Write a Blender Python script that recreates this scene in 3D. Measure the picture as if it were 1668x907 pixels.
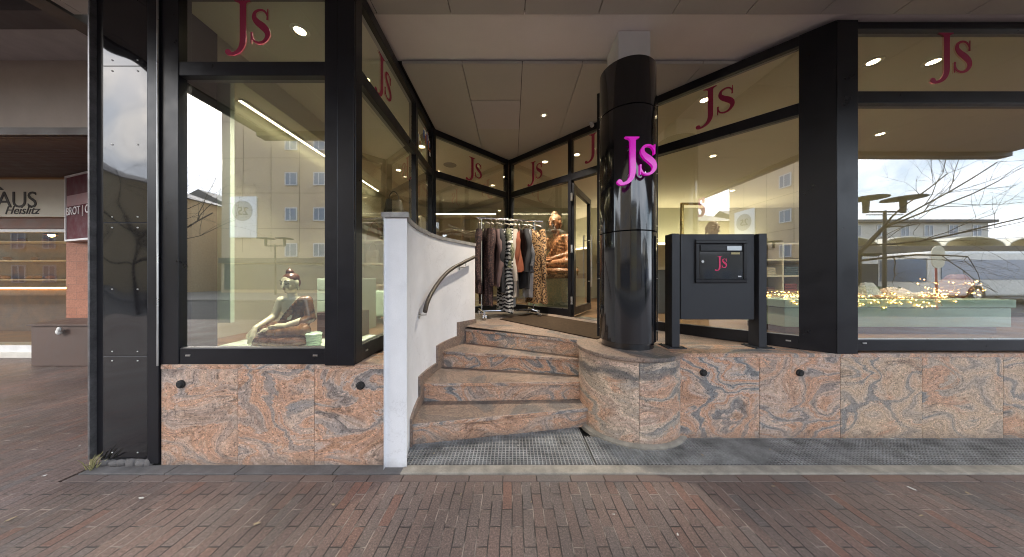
import bpy, bmesh, math, random
from mathutils import Vector, Matrix, noise as mnoise
R = math.radians
random.seed(7)
for o in list(bpy.data.objects): bpy.data.objects.remove(o, do_unlink=True)
S = bpy.context.scene
COL = S.collection

# ------------------------------------------------------------------ camera
cam_d = bpy.data.cameras.new('camera'); cam = bpy.data.objects.new('camera', cam_d); COL.objects.link(cam)
cam.location = (0, 0, 1.4); cam.rotation_euler = (R(90), 0, 0)
cam_d.sensor_width = 36; cam_d.lens = 36*450/1668; cam_d.clip_start = .05; cam_d.clip_end = 2000
S.camera = cam

# ------------------------------------------------------------------ world, sun, exposure
SUN_EL, SUN_AZ = R(31), R(215)           # sun stands behind the camera, to the left, veiled by cloud
W = bpy.data.worlds.new('World'); S.world = W; W.use_nodes = True
nt = W.node_tree; N = nt.nodes; L = nt.links; N.clear()
out = N.new('ShaderNodeOutputWorld'); bg = N.new('ShaderNodeBackground')
sky = N.new('ShaderNodeTexSky'); sky.sky_type = 'NISHITA'; sky.sun_disc = False
sky.sun_elevation = SUN_EL; sky.sun_rotation = SUN_AZ; sky.air_density = 1.2; sky.dust_density = 2.0
tc = N.new('ShaderNodeTexCoord')
mp = N.new('ShaderNodeMapping'); mp.inputs['Scale'].default_value = (1.3, 1.3, 3.6)
cn = N.new('ShaderNodeTexNoise'); cn.inputs['Scale'].default_value = 2.1; cn.inputs['Detail'].default_value = 7
cn.inputs['Roughness'].default_value = .58; cn.inputs['Distortion'].default_value = .5
cr = N.new('ShaderNodeValToRGB'); cr.color_ramp.elements[0].position = .36; cr.color_ramp.elements[1].position = .58
mx = N.new('ShaderNodeMix'); mx.data_type = 'RGBA'
cloud = N.new('ShaderNodeValToRGB')
cloud.color_ramp.elements[0].position = .4; cloud.color_ramp.elements[0].color = (5.2, 5.6, 6.3, 1)
cloud.color_ramp.elements[1].position = .75; cloud.color_ramp.elements[1].color = (7.6, 8.0, 8.7, 1)
L.new(tc.outputs['Generated'], mp.inputs['Vector']); L.new(mp.outputs['Vector'], cn.inputs['Vector'])
L.new(cn.outputs['Fac'], cr.inputs['Fac']); L.new(cn.outputs['Fac'], cloud.inputs['Fac'])
L.new(cr.outputs['Color'], mx.inputs['Factor'])
L.new(sky.outputs['Color'], mx.inputs['A']); L.new(cloud.outputs['Color'], mx.inputs['B'])
L.new(mx.outputs['Result'], bg.inputs['Color']); bg.inputs['Strength'].default_value = .13
L.new(bg.outputs['Background'], out.inputs['Surface'])
sd = bpy.data.lights.new('sun', 'SUN'); sd.energy = 1.5; sd.angle = R(24); sd.color = (1, .97, .93)
sun = bpy.data.objects.new('sun', sd); COL.objects.link(sun)
sdir = Vector((math.sin(SUN_AZ)*math.cos(SUN_EL), math.cos(SUN_AZ)*math.cos(SUN_EL), math.sin(SUN_EL)))
sun.rotation_euler = sdir.to_track_quat('Z', 'Y').to_euler(); sun.location = sdir*40
S.view_settings.view_transform = 'Standard'; S.view_settings.look = 'None'
S.view_settings.gamma = 1; S.view_settings.use_curve_mapping = False
S.view_settings.exposure = 2.3
S.render.engine = 'CYCLES'
cy = S.cycles
cy.use_denoising = True; cy.max_bounces = 9; cy.diffuse_bounces = 4; cy.glossy_bounces = 4
cy.transparent_max_bounces = 16; cy.transmission_bounces = 4; cy.caustics_reflective = False; cy.caustics_refractive = False
cy.sample_clamp_indirect = 6; cy.filter_width = 1.05

# ------------------------------------------------------------------ helpers
def origin(o):
    v = Vector((0, 0, 0))
    while o is not None:
        v += o.location; o = o.parent
    return v

def tag(o, label=None, cat=None, group=None, kind=None):
    if label: o['label'] = label
    if cat: o['category'] = cat
    if group: o['group'] = group
    if kind: o['kind'] = kind
    return o

def thing(name, label, cat, loc=(0, 0, 0), group=None):
    o = bpy.data.objects.new(name, None); COL.objects.link(o); o.location = loc
    o.empty_display_size = .1
    return tag(o, label, cat, group)

def copy_tree(o, parent=None):
    kids = list(o.children)
    c = o.copy(); COL.objects.link(c); c.parent = parent
    for k in kids: copy_tree(k, c)
    return c

def V(*a): return Vector(a)

class MB:
    def __init__(s): s.v = []; s.f = []; s.sd = []; s.mi = []; s.cur = 0; s.m = 0
    def _add(s, vs, fs, M=None):
        b = len(s.v)
        for p in vs: s.v.append(tuple(M @ Vector(p)) if M is not None else tuple(p))
        for f in fs: s.f.append([b+i for i in f]); s.sd.append(s.cur); s.mi.append(s.m)
    def box(s, x0, x1, y0, y1, z0, z1, M=None):
        vs = [(x0,y0,z0),(x1,y0,z0),(x1,y1,z0),(x0,y1,z0),(x0,y0,z1),(x1,y0,z1),(x1,y1,z1),(x0,y1,z1)]
        s._add(vs, [(0,3,2,1),(4,5,6,7),(0,1,5,4),(1,2,6,5),(2,3,7,6),(3,0,4,7)], M); return s
    def wall(s, p0, p1, d0, d1, z0, z1, t0=0, t1=0):
        """box along p0->p1 (xy) from offset d0 to d1 along the left-hand normal, ends trimmed by t0,t1"""
        a = V(p0[0], p0[1]); b = V(p1[0], p1[1]); u = (b-a).normalized(); n = V(-u.y, u.x)
        a = a+u*t0; b = b-u*t1
        q = [a+n*d0, b+n*d0, b+n*d1, a+n*d1]
        return s.prism([(p.x, p.y) for p in q], z0, z1)
    def prism(s, poly, z0, z1):
        n = len(poly)
        ar = sum(poly[i][0]*poly[(i+1)%n][1]-poly[(i+1)%n][0]*poly[i][1] for i in range(n))
        if ar < 0: poly = poly[::-1]
        za = z0 if callable(z0) else (lambda x, y: z0)
        zb = z1 if callable(z1) else (lambda x, y: z1)
        vs = [(x, y, za(x, y)) for x, y in poly]+[(x, y, zb(x, y)) for x, y in poly]
        fs = [tuple(range(n))[::-1], tuple(range(n, 2*n))]+[(i, (i+1)%n, n+(i+1)%n, n+i) for i in range(n)]
        s._add(vs, fs); return s
    def plate(s, pts, o, ex, ey, en, t):
        """polygon pts (2d) on plane o + ex,ey extruded by t along en"""
        n = len(pts); A = [o+ex*x+ey*y for x, y in pts]; B = [p+en*t for p in A]
        s._add([tuple(p) for p in A+B], [tuple(range(n))[::-1], tuple(range(n, 2*n))]+[(i, (i+1)%n, n+(i+1)%n, n+i) for i in range(n)])
        return s
    def cyl(s, p0, p1, r0, r1=None, n=16):
        return s.tube([p0, p1], [r0, r0 if r1 is None else r1], n)
    def tube(s, pts, r, n=8, cap=True):
        pts = [Vector(p) for p in pts]; m = len(pts)
        if not isinstance(r, (list, tuple)): r = [r]*m
        b = len(s.v); ref = None
        for i, p in enumerate(pts):
            d = (pts[min(i+1, m-1)]-pts[max(i-1, 0)]).normalized()
            if ref is None:
                ref = d.orthogonal().normalized()
            else:
                ref = (ref-d*ref.dot(d))
                ref = ref.normalized() if ref.length > 1e-6 else d.orthogonal().normalized()
            w = d.cross(ref)
            for k in range(n):
                a = 2*math.pi*k/n; s.v.append(tuple(p+(ref*math.cos(a)+w*math.sin(a))*r[i]))
        def add(f): s.f.append(f); s.sd.append(s.cur); s.mi.append(s.m)
        for i in range(m-1):
            for k in range(n):
                k2 = (k+1) % n; add([b+i*n+k, b+i*n+k2, b+(i+1)*n+k2, b+(i+1)*n+k])
        if cap:
            add([b+k for k in range(n)][::-1]); add([b+(m-1)*n+k for k in range(n)])
        return s
    def lathe(s, prof, cx=0, cy=0, n=32, cap=True):
        b = len(s.v); m = len(prof)
        for r, z in prof:
            for k in range(n):
                a = 2*math.pi*k/n; s.v.append((cx+r*math.cos(a), cy+r*math.sin(a), z))
        def add(f): s.f.append(f); s.sd.append(s.cur); s.mi.append(s.m)
        for i in range(m-1):
            for k in range(n):
                k2 = (k+1) % n; add([b+i*n+k, b+i*n+k2, b+(i+1)*n+k2, b+(i+1)*n+k])
        if cap:
            add([b+k for k in range(n)][::-1]); add([b+(m-1)*n+k for k in range(n)])
        return s
    def ell(s, c, r, rot=None, nu=16, nv=10):
        vs = []; M = rot if rot is not None else Matrix.Identity(3)
        for j in range(nv+1):
            t = math.pi*j/nv
            for k in range(nu):
                a = 2*math.pi*k/nu
                p = M @ V(r[0]*math.sin(t)*math.cos(a), r[1]*math.sin(t)*math.sin(a), r[2]*math.cos(t))
                vs.append(tuple(Vector(c)+p))
        fs = [(j*nu+k, (j+1)*nu+k, (j+1)*nu+(k+1)%nu, j*nu+(k+1)%nu) for j in range(nv) for k in range(nu)]
        s._add(vs, fs); return s
    def mesh(s, name, off=V(0, 0, 0)):
        me = bpy.data.meshes.new(name)
        me.from_pydata([tuple(Vector(p)-off) for p in s.v], [], s.f); me.update()
        at = me.attributes.new('seed', 'FLOAT', 'FACE'); at.data.foreach_set('value', s.sd)
        return me
    def build(s, name, mat, parent=None, smooth=False, bevel=0, world=True, kind=None, angle=35, segs=2):
        off = origin(parent) if (parent is not None and world) else V(0, 0, 0)
        me = s.mesh(name, off)
        mats = mat if isinstance(mat, (list, tuple)) else [mat]
        for m in mats: me.materials.append(m)
        if len(mats) > 1: me.polygons.foreach_set('material_index', s.mi)
        bm = bmesh.new(); bm.from_mesh(me); bmesh.ops.recalc_face_normals(bm, faces=bm.faces); bm.to_mesh(me); bm.free()
        o = bpy.data.objects.new(name, me); COL.objects.link(o); o.parent = parent
        if smooth:
            me.polygons.foreach_set('use_smooth', [True]*len(me.polygons))
            try: me.set_sharp_from_angle(angle=R(angle))
            except Exception: pass
        if bevel:
            b = o.modifiers.new('bevel', 'BEVEL'); b.width = bevel; b.segments = segs; b.limit_method = 'ANGLE'; b.angle_limit = R(50)
            b.harden_normals = False
        if kind: o['kind'] = kind
        return o

def remesh(mb, name, mat, parent, voxel, smooth=4, world=True):
    off = origin(parent) if world else V(0, 0, 0)
    me = mb.mesh('tmp', off); o = bpy.data.objects.new('tmp', me); COL.objects.link(o)
    bm = bmesh.new(); bm.from_mesh(me); bmesh.ops.remove_doubles(bm, verts=bm.verts, dist=1e-5)
    bmesh.ops.recalc_face_normals(bm, faces=bm.faces); bm.to_mesh(me); bm.free()
    r = o.modifiers.new('r', 'REMESH'); r.mode = 'VOXEL'; r.voxel_size = voxel; r.use_smooth_shade = True
    if smooth:
        q = o.modifiers.new('s', 'SMOOTH'); q.iterations = smooth; q.factor = .5
    dg = bpy.context.evaluated_depsgraph_get(); ev = o.evaluated_get(dg)
    m2 = bpy.data.meshes.new_from_object(ev); m2.name = name
    bpy.data.objects.remove(o, do_unlink=True)
    m2.materials.clear(); m2.materials.append(mat)
    m2.polygons.foreach_set('use_smooth', [True]*len(m2.polygons))
    n = bpy.data.objects.new(name, m2); COL.objects.link(n); n.parent = parent
    return n

def catmull(pts, k=8):
    P = [Vector(p) for p in pts]; P = [P[0]*2-P[1]]+P+[P[-1]*2-P[-2]]; o = []
    for i in range(1, len(P)-2):
        a, b, c, d = P[i-1:i+3]
        for j in range(k):
            t = j/k
            o.append(.5*((2*b)+(c-a)*t+(2*a-5*b+4*c-d)*t*t+(3*b-a-3*c+d)*t**3))
    o.append(P[-2]); return o

# ------------------------------------------------------------------ materials
def newmat(name):
    m = bpy.data.materials.new(name); m.use_nodes = True
    t = m.node_tree; b = t.nodes['Principled BSDF']
    return m, t, b, t.nodes, t.links

def ramp(n, stops):
    r = n.new('ShaderNodeValToRGB'); e = r.color_ramp.elements
    while len(e) < len(stops): e.new(.5)
    for i, (p, c) in enumerate(stops):
        e[i].position = p; e[i].color = (c[0], c[1], c[2], 1) if not isinstance(c, (int, float)) else (c, c, c, 1)
    return r

def mixc(n, l, fac, a, b, mode='MIX'):
    m = n.new('ShaderNodeMix'); m.data_type = 'RGBA'; m.blend_type = mode
    for k, x in (('Factor', fac), ('A', a), ('B', b)):
        if hasattr(x, 'is_output'): l.new(x, m.inputs[k])
        elif k == 'Factor': m.inputs[k].default_value = x
        else: m.inputs[k].default_value = (x[0], x[1], x[2], 1)
    return m.outputs['Result']

def tex(n, l, kind, vec, **kw):
    t = n.new(kind)
    for k, v in kw.items():
        if k in t.inputs.keys(): t.inputs[k].default_value = v
        else: setattr(t, k, v)
    if vec is not None: l.new(vec, t.inputs['Vector'])
    return t

def math_(n, l, op, a, b=None, clamp=False):
    m = n.new('ShaderNodeMath'); m.operation = op; m.use_clamp = clamp
    for i, x in enumerate((a, b)):
        if x is None: continue
        if hasattr(x, 'is_output'): l.new(x, m.inputs[i])
        else: m.inputs[i].default_value = x
    return m.outputs[0]

def bump(n, l, b, h, strength=.2, dist=.01):
    x = n.new('ShaderNodeBump'); x.inputs['Strength'].default_value = strength; x.inputs['Distance'].default_value = dist
    l.new(h, x.inputs['Height']); l.new(x.outputs['Normal'], b.inputs['Normal']); return x

def plain(name, col, rough=.5, metal=0, var=.12, scale=6, bmp=.05, spec=.5, coat=0, fine=90):
    """one colour broken up by soft large mottling, fine grain and roughness wear"""
    m, t, b, n, l = newmat(name)
    co = n.new('ShaderNodeTexCoord').outputs['Object']
    a = tex(n, l, 'ShaderNodeTexNoise', co, Scale=scale, Detail=6, Roughness=.6)
    f = tex(n, l, 'ShaderNodeTexNoise', co, Scale=fine, Detail=3)
    lo = [c*(1-var) for c in col]; hi = [min(1, c*(1+var)) for c in col]
    r = ramp(n, [(.3, lo), (.7, hi)]); l.new(a.outputs['Fac'], r.inputs['Fac'])
    r2 = ramp(n, [(.3, (1-var*.5,)*3), (.7, (1,)*3)]); l.new(f.outputs['Fac'], r2.inputs['Fac'])
    l.new(mixc(n, l, 1, r.outputs['Color'], r2.outputs['Color'], 'MULTIPLY'), b.inputs['Base Color'])
    rr = ramp(n, [(.3, max(.02, rough*.8)), (.7, min(1, rough*1.25))]); l.new(a.outputs['Fac'], rr.inputs['Fac'])
    l.new(rr.outputs['Color'], b.inputs['Roughness'])
    b.inputs['Metallic'].default_value = metal; b.inputs['Specular IOR Level'].default_value = spec
    b.inputs['Coat Weight'].default_value = coat; b.inputs['Coat Roughness'].default_value = .05
    if bmp: bump(n, l, b, f.outputs['Fac'], bmp, .004)
    return m

def emit(name, col, strength):
    m, t, b, n, l = newmat(name)
    b.inputs['Base Color'].default_value = (*col, 1); b.inputs['Emission Color'].default_value = (*col, 1)
    b.inputs['Emission Strength'].default_value = strength
    return m

def granite(name, stops, scale=1.0, warp=1.0, stretch=(1, 1, 1), freq=4.2, orange=.5, vein=.7, dirt=True, rough=.30, rot=0, band=0, calm=.58):
    """swirled gneiss: a twice warped field cut into flowing colour bands, orange feldspar patches, dark veins, crystal grain"""
    m, t, b, n, l = newmat(name)
    co = n.new('ShaderNodeTexCoord').outputs['Object']
    at = n.new('ShaderNodeAttribute'); at.attribute_name = 'seed'
    cv = n.new('ShaderNodeCombineXYZ')
    l.new(math_(n, l, 'MULTIPLY', at.outputs['Fac'], 3.7), cv.inputs[0]); l.new(math_(n, l, 'MULTIPLY', at.outputs['Fac'], 5.3), cv.inputs[1]); l.new(math_(n, l, 'MULTIPLY', at.outputs['Fac'], 7.3), cv.inputs[2])
    def vadd(u, w):
        x = n.new('ShaderNodeVectorMath'); x.operation = 'ADD'; l.new(u, x.inputs[0]); l.new(w, x.inputs[1]); return x.outputs[0]
    def wander(vec, sc, amt, det):
        w = tex(n, l, 'ShaderNodeTexNoise', vec, Scale=sc, Detail=det, Roughness=.5)
        sub = n.new('ShaderNodeVectorMath'); sub.operation = 'SUBTRACT'; l.new(w.outputs['Color'], sub.inputs[0]); sub.inputs[1].default_value = (.5,)*3
        x = n.new('ShaderNodeVectorMath'); x.operation = 'SCALE'; l.new(sub.outputs[0], x.inputs[0]); x.inputs['Scale'].default_value = amt
        return vadd(vec, x.outputs[0])
    ad = vadd(co, cv.outputs[0])
    mp = n.new('ShaderNodeMapping'); l.new(ad, mp.inputs['Vector']); mp.inputs['Scale'].default_value = [scale*s for s in stretch]; mp.inputs['Rotation'].default_value = (0, rot, R(8))
    p1 = wander(mp.outputs[0], 1.5, 1.0*warp, 1); p2 = wander(p1, 4.5, .22*warp, 2); p3 = wander(p2, 22, .035, 3)
    f = tex(n, l, 'ShaderNodeTexNoise', p3, Scale=1.25, Detail=1.2, Roughness=.4).outputs['Fac']
    g2 = tex(n, l, 'ShaderNodeTexNoise', ad, Scale=75, Detail=5, Roughness=.75)
    g3 = tex(n, l, 'ShaderNodeTexNoise', p2, Scale=16, Detail=6, Roughness=.7)
    jit = math_(n, l, 'ADD', math_(n, l, 'MULTIPLY', math_(n, l, 'SUBTRACT', g2.outputs['Fac'], .5), .85), math_(n, l, 'MULTIPLY', math_(n, l, 'SUBTRACT', g3.outputs['Fac'], .5), 3.4))
    ph = math_(n, l, 'ADD', math_(n, l, 'MULTIPLY', f, 6.283*freq), jit)
    bd = math_(n, l, 'ADD', math_(n, l, 'MULTIPLY', math_(n, l, 'SINE', ph), .5), .5)
    rp = ramp(n, stops); l.new(bd, rp.inputs['Fac'])
    c1 = rp.outputs['Color']
    cm = tex(n, l, 'ShaderNodeTexNoise', ad, Scale=1.15, Detail=2); cmr = ramp(n, [(.40, 0), (.60, calm)]); l.new(cm.outputs['Fac'], cmr.inputs['Fac'])   # calm fields with little grey
    cc_ = ramp(n, [(.3, stops[len(stops)//2][1]), (.7, stops[-1][1])]); l.new(g3.outputs['Fac'], cc_.inputs['Fac'])
    c1 = mixc(n, l, cmr.outputs['Color'], c1, cc_.outputs['Color'])
    om = tex(n, l, 'ShaderNodeTexNoise', p2, Scale=2.0, Detail=4, Roughness=.6); orr = ramp(n, [(.62-.25*orange, 0), (.70-.25*orange, .85)]); l.new(om.outputs['Fac'], orr.inputs['Fac'])
    l.new(bd, (q := n.new('ShaderNodeMath')).inputs[0]); q.operation = 'GREATER_THAN'; q.inputs[1].default_value = .22
    oc = ramp(n, [(.35, SAL), (.55, ORA), (.7, TAN)]); l.new(g3.outputs['Fac'], oc.inputs['Fac'])
    c1 = mixc(n, l, math_(n, l, 'MULTIPLY', orr.outputs['Color'], q.outputs[0]), c1, oc.outputs['Color'])
    # fine flow lines
    sl_ = ramp(n, [(0, .62), (.5, 1), (1, 1.12)]); l.new(math_(n, l, 'ADD', math_(n, l, 'MULTIPLY', math_(n, l, 'SINE', math_(n, l, 'MULTIPLY', ph, 5.3)), .5), .5), sl_.inputs['Fac'])
    c1 = mixc(n, l, .6, c1, sl_.outputs['Color'], 'MULTIPLY')
    # cracks and mica veins
    wv = tex(n, l, 'ShaderNodeTexNoise', p2, Scale=1.6, Detail=6, Roughness=.6)
    vr = ramp(n, [(.0, (.16, .16, .17)), (.006, (.45, .45, .46)), (.022, (1, 1, 1))]); l.new(math_(n, l, 'ABSOLUTE', math_(n, l, 'SUBTRACT', wv.outputs['Fac'], .5)), vr.inputs['Fac'])
    vm = tex(n, l, 'ShaderNodeTexNoise', ad, Scale=2.3, Detail=2); vmr = ramp(n, [(.45, 0), (.6, 1)]); l.new(vm.outputs['Fac'], vmr.inputs['Fac'])
    c1 = mixc(n, l, math_(n, l, 'MULTIPLY', vmr.outputs['Color'], vein), c1, vr.outputs['Color'], 'MULTIPLY')
    if band:   # a dark seam of mica that crosses the stone
        sz = n.new('ShaderNodeSeparateXYZ'); l.new(co, sz.inputs[0]); bn_ = tex(n, l, 'ShaderNodeTexNoise', ad, Scale=2.2, Detail=4)
        hz = math_(n, l, 'ABSOLUTE', math_(n, l, 'SUBTRACT', math_(n, l, 'ADD', sz.outputs[2], math_(n, l, 'MULTIPLY', math_(n, l, 'SUBTRACT', bn_.outputs['Fac'], .5), .40)), band))
        br_ = ramp(n, [(.0, .75), (.018, .6), (.038, 0)]); l.new(math_(n, l, 'ADD', hz, math_(n, l, 'MULTIPLY', math_(n, l, 'SUBTRACT', g3.outputs['Fac'], .5), .10)), br_.inputs['Fac'])
        c1 = mixc(n, l, br_.outputs['Color'], c1, (.10, .10, .105))
    # mineral grain
    g1 = tex(n, l, 'ShaderNodeTexVoronoi', ad, Scale=120)
    gr = ramp(n, [(.0, .4), (.38, .88), (.6, 1.1), (1, 1.45)]); l.new(g2.outputs['Fac'], gr.inputs['Fac'])
    c2 = mixc(n, l, .85, c1, gr.outputs['Color'], 'MULTIPLY')
    hs = n.new('ShaderNodeSeparateColor'); l.new(g1.outputs['Color'], hs.inputs[0])
    gs = ramp(n, [(0, .25), (.18, .9), (.78, 1), (1, 1.5)]); l.new(hs.outputs[0], gs.inputs['Fac'])
    c3 = mixc(n, l, .75, c2, gs.outputs['Color'], 'MULTIPLY')
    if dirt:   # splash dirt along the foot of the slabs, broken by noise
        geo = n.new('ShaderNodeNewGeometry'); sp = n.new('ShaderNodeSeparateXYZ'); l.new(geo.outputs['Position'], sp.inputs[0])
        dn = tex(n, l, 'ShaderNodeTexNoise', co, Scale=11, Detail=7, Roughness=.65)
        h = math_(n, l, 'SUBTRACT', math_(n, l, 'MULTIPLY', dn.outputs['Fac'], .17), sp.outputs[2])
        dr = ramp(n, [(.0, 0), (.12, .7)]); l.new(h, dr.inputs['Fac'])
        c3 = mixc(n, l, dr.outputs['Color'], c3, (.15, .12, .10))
    l.new(c3, b.inputs['Base Color'])
    rr = ramp(n, [(.3, rough*.75), (.7, rough*1.5)]); l.new(g2.outputs['Fac'], rr.inputs['Fac']); l.new(rr.outputs['Color'], b.inputs['Roughness'])
    bump(n, l, b, g2.outputs['Fac'], .08, .003)
    return m

GREY1, GREY2 = (.085, .09, .105), (.23, .225, .225)
SAL, ORA, TAN, PINK = (.52, .335, .25), (.54, .30, .185), (.60, .46, .345), (.50, .385, .32)
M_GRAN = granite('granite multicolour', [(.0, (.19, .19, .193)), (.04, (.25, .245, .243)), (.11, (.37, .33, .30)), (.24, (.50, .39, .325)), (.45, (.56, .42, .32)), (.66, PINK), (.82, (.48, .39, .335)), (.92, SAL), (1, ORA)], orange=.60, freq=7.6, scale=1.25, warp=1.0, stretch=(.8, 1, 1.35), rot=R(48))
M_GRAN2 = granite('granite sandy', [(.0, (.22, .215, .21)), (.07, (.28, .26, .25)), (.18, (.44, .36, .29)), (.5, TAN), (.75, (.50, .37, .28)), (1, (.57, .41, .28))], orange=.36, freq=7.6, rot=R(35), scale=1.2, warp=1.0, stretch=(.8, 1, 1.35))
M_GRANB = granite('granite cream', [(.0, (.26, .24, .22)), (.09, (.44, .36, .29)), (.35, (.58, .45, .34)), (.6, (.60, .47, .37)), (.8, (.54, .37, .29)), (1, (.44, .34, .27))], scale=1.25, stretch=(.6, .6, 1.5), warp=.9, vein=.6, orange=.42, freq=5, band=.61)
M_GRANT = granite('granite tread', [(.0, (.13, .12, .115)), (.3, (.22, .17, .14)), (.6, (.28, .195, .15)), (1, (.23, .175, .14))], dirt=False, rough=.42, vein=.3, orange=-.4)

def mat_bricks():
    m, t, b, n, l = newmat('clinker paving')
    co = n.new('ShaderNodeTexCoord').outputs['Object']
    wn = tex(n, l, 'ShaderNodeTexNoise', co, Scale=3.2, Detail=2)
    sb = n.new('ShaderNodeVectorMath'); sb.operation = 'SUBTRACT'; l.new(wn.outputs['Color'], sb.inputs[0]); sb.inputs[1].default_value = (.5,)*3
    sc = n.new('ShaderNodeVectorMath'); sc.operation = 'SCALE'; l.new(sb.outputs[0], sc.inputs[0]); sc.inputs['Scale'].default_value = .016
    aa = n.new('ShaderNodeVectorMath'); aa.operation = 'ADD'; l.new(co, aa.inputs[0]); l.new(sc.outputs[0], aa.inputs[1])
    mp = n.new('ShaderNodeMapping'); l.new(aa.outputs[0], mp.inputs['Vector']); mp.inputs['Rotation'].default_value = (0, 0, R(90)); mp.inputs['Location'].default_value = (.03, .0, 0)
    br = n.new('ShaderNodeTexBrick'); l.new(mp.outputs[0], br.inputs['Vector'])
    br.offset = .5; br.squash = 1
    for k, v in dict(Scale=1, **{'Brick Width': .235, 'Row Height': .0635, 'Mortar Size': .0036, 'Mortar Smooth': .3, 'Bias': 0}).items(): br.inputs[k].default_value = v
    br.inputs['Color1'].default_value = (0, 0, 0, 1); br.inputs['Color2'].default_value = (1, 1, 1, 1); br.inputs['Mortar'].default_value = (.5, .5, .5, 1)
    bc = ramp(n, [(.0, (.112, .082, .073)), (.22, (.140, .098, .084)), (.45, (.130, .101, .090)), (.62, (.148, .101, .086)), (.78, (.120, .102, .095)), (.9, (.158, .087, .067)), (1, (.145, .112, .097))])
    l.new(br.outputs['Color'], bc.inputs['Fac'])
    big = tex(n, l, 'ShaderNodeTexNoise', co, Scale=1.3, Detail=5); bgr = ramp(n, [(.3, (.58, .60, .63)), (.5, (1.0, .97, .95)), (.7, (1.36, 1.26, 1.18))]); l.new(big.outputs['Fac'], bgr.inputs['Fac'])
    c = mixc(n, l, 1, bc.outputs['Color'], bgr.outputs['Color'], 'MULTIPLY')
    gr = tex(n, l, 'ShaderNodeTexNoise', co, Scale=95, Detail=6, Roughness=.85); ggr = ramp(n, [(.32, .25), (.48, .85), (.58, 1.4), (.68, 3.2)]); l.new(gr.outputs['Fac'], ggr.inputs['Fac'])
    c = mixc(n, l, .85, c, ggr.outputs['Color'], 'MULTIPLY')
    # sandy joints, some dark, some pale
    jn = tex(n, l, 'ShaderNodeTexNoise', co, Scale=7, Detail=4); jr = ramp(n, [(.38, (.022, .019, .017)), (.50, (.045, .038, .033)), (.62, (.30, .24, .20))]); l.new(jn.outputs['Fac'], jr.inputs['Fac'])
    c = mixc(n, l, br.outputs['Fac'], c, jr.outputs['Color'])
    # trodden chewing gum spots, dark and pale
    vo = tex(n, l, 'ShaderNodeTexVoronoi', co, Scale=3.1); vr = ramp(n, [(.0, 1), (.045, .9), (.065, 0)]); l.new(vo.outputs['Distance'], vr.inputs['Fac'])
    vs = n.new('ShaderNodeSeparateColor'); l.new(vo.outputs['Color'], vs.inputs[0])
    on = math_(n, l, 'GREATER_THAN', vs.outputs[0], .62)
    pal = ramp(n, [(.4, (.03, .028, .028)), (.45, (.03, .028, .028)), (.8, (.09, .08, .075)), (.93, (.30, .28, .26))]); l.new(vs.outputs[1], pal.inputs['Fac'])
    c = mixc(n, l, math_(n, l, 'MULTIPLY', math_(n, l, 'MULTIPLY', vr.outputs['Color'], on), .75), c, pal.outputs['Color'])
    l.new(c, b.inputs['Base Color'])
    rr = ramp(n, [(.3, .30), (.7, .62)]); l.new(big.outputs['Fac'], rr.inputs['Fac']); l.new(rr.outputs['Color'], b.inputs['Roughness'])
    h = math_(n, l, 'ADD', math_(n, l, 'MULTIPLY', br.outputs['Fac'], -1.0), math_(n, l, 'MULTIPLY', gr.outputs['Fac'], .45))
    h = math_(n, l, 'ADD', h, math_(n, l, 'MULTIPLY', br.outputs['Color'], .5))
    bump(n, l, b, h, 1.0, .008)
    return m
M_PAVE = mat_bricks()

def mat_glass(name='shop glass', base=.19, mul=1.6, tint=(.93, .97, .92)):
    m, t, b, n, l = newmat(name); n.remove(b); o = n['Material Output']
    tr = n.new('ShaderNodeBsdfTransparent'); tr.inputs['Color'].default_value = (*tint, 1)
    gl = n.new('ShaderNodeBsdfGlossy'); gl.inputs['Roughness'].default_value = 0; gl.inputs['Color'].default_value = (1, 1, 1, 1)
    fr = n.new('ShaderNodeFresnel'); fr.inputs['IOR'].default_value = 1.5
    co = n.new('ShaderNodeTexCoord').outputs['Object']
    nz = tex(n, l, 'ShaderNodeTexNoise', co, Scale=.9, Detail=1)
    bp = n.new('ShaderNodeBump'); bp.inputs['Strength'].default_value = .05; bp.inputs['Distance'].default_value = .02; l.new(nz.outputs['Fac'], bp.inputs['Height'])
    l.new(bp.outputs['Normal'], gl.inputs['Normal'])
    f = math_(n, l, 'ADD', math_(n, l, 'MULTIPLY', fr.outputs[0], mul), base, True)
    ms = n.new('ShaderNodeMixShader'); l.new(f, ms.inputs[0]); l.new(tr.outputs[0], ms.inputs[1]); l.new(gl.outputs[0], ms.inputs[2])
    l.new(ms.outputs[0], o.inputs['Surface'])
    return m
M_GLASS = mat_glass()
def mat_clear():
    m, t, b, n, l = newmat('glass inner face'); n.remove(b)
    tr = n.new('ShaderNodeBsdfTransparent'); tr.inputs['Color'].default_value = (.97, .985, .97, 1)
    l.new(tr.outputs[0], n['Material Output'].inputs['Surface']); return m
M_CLEAR = mat_clear()

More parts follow.
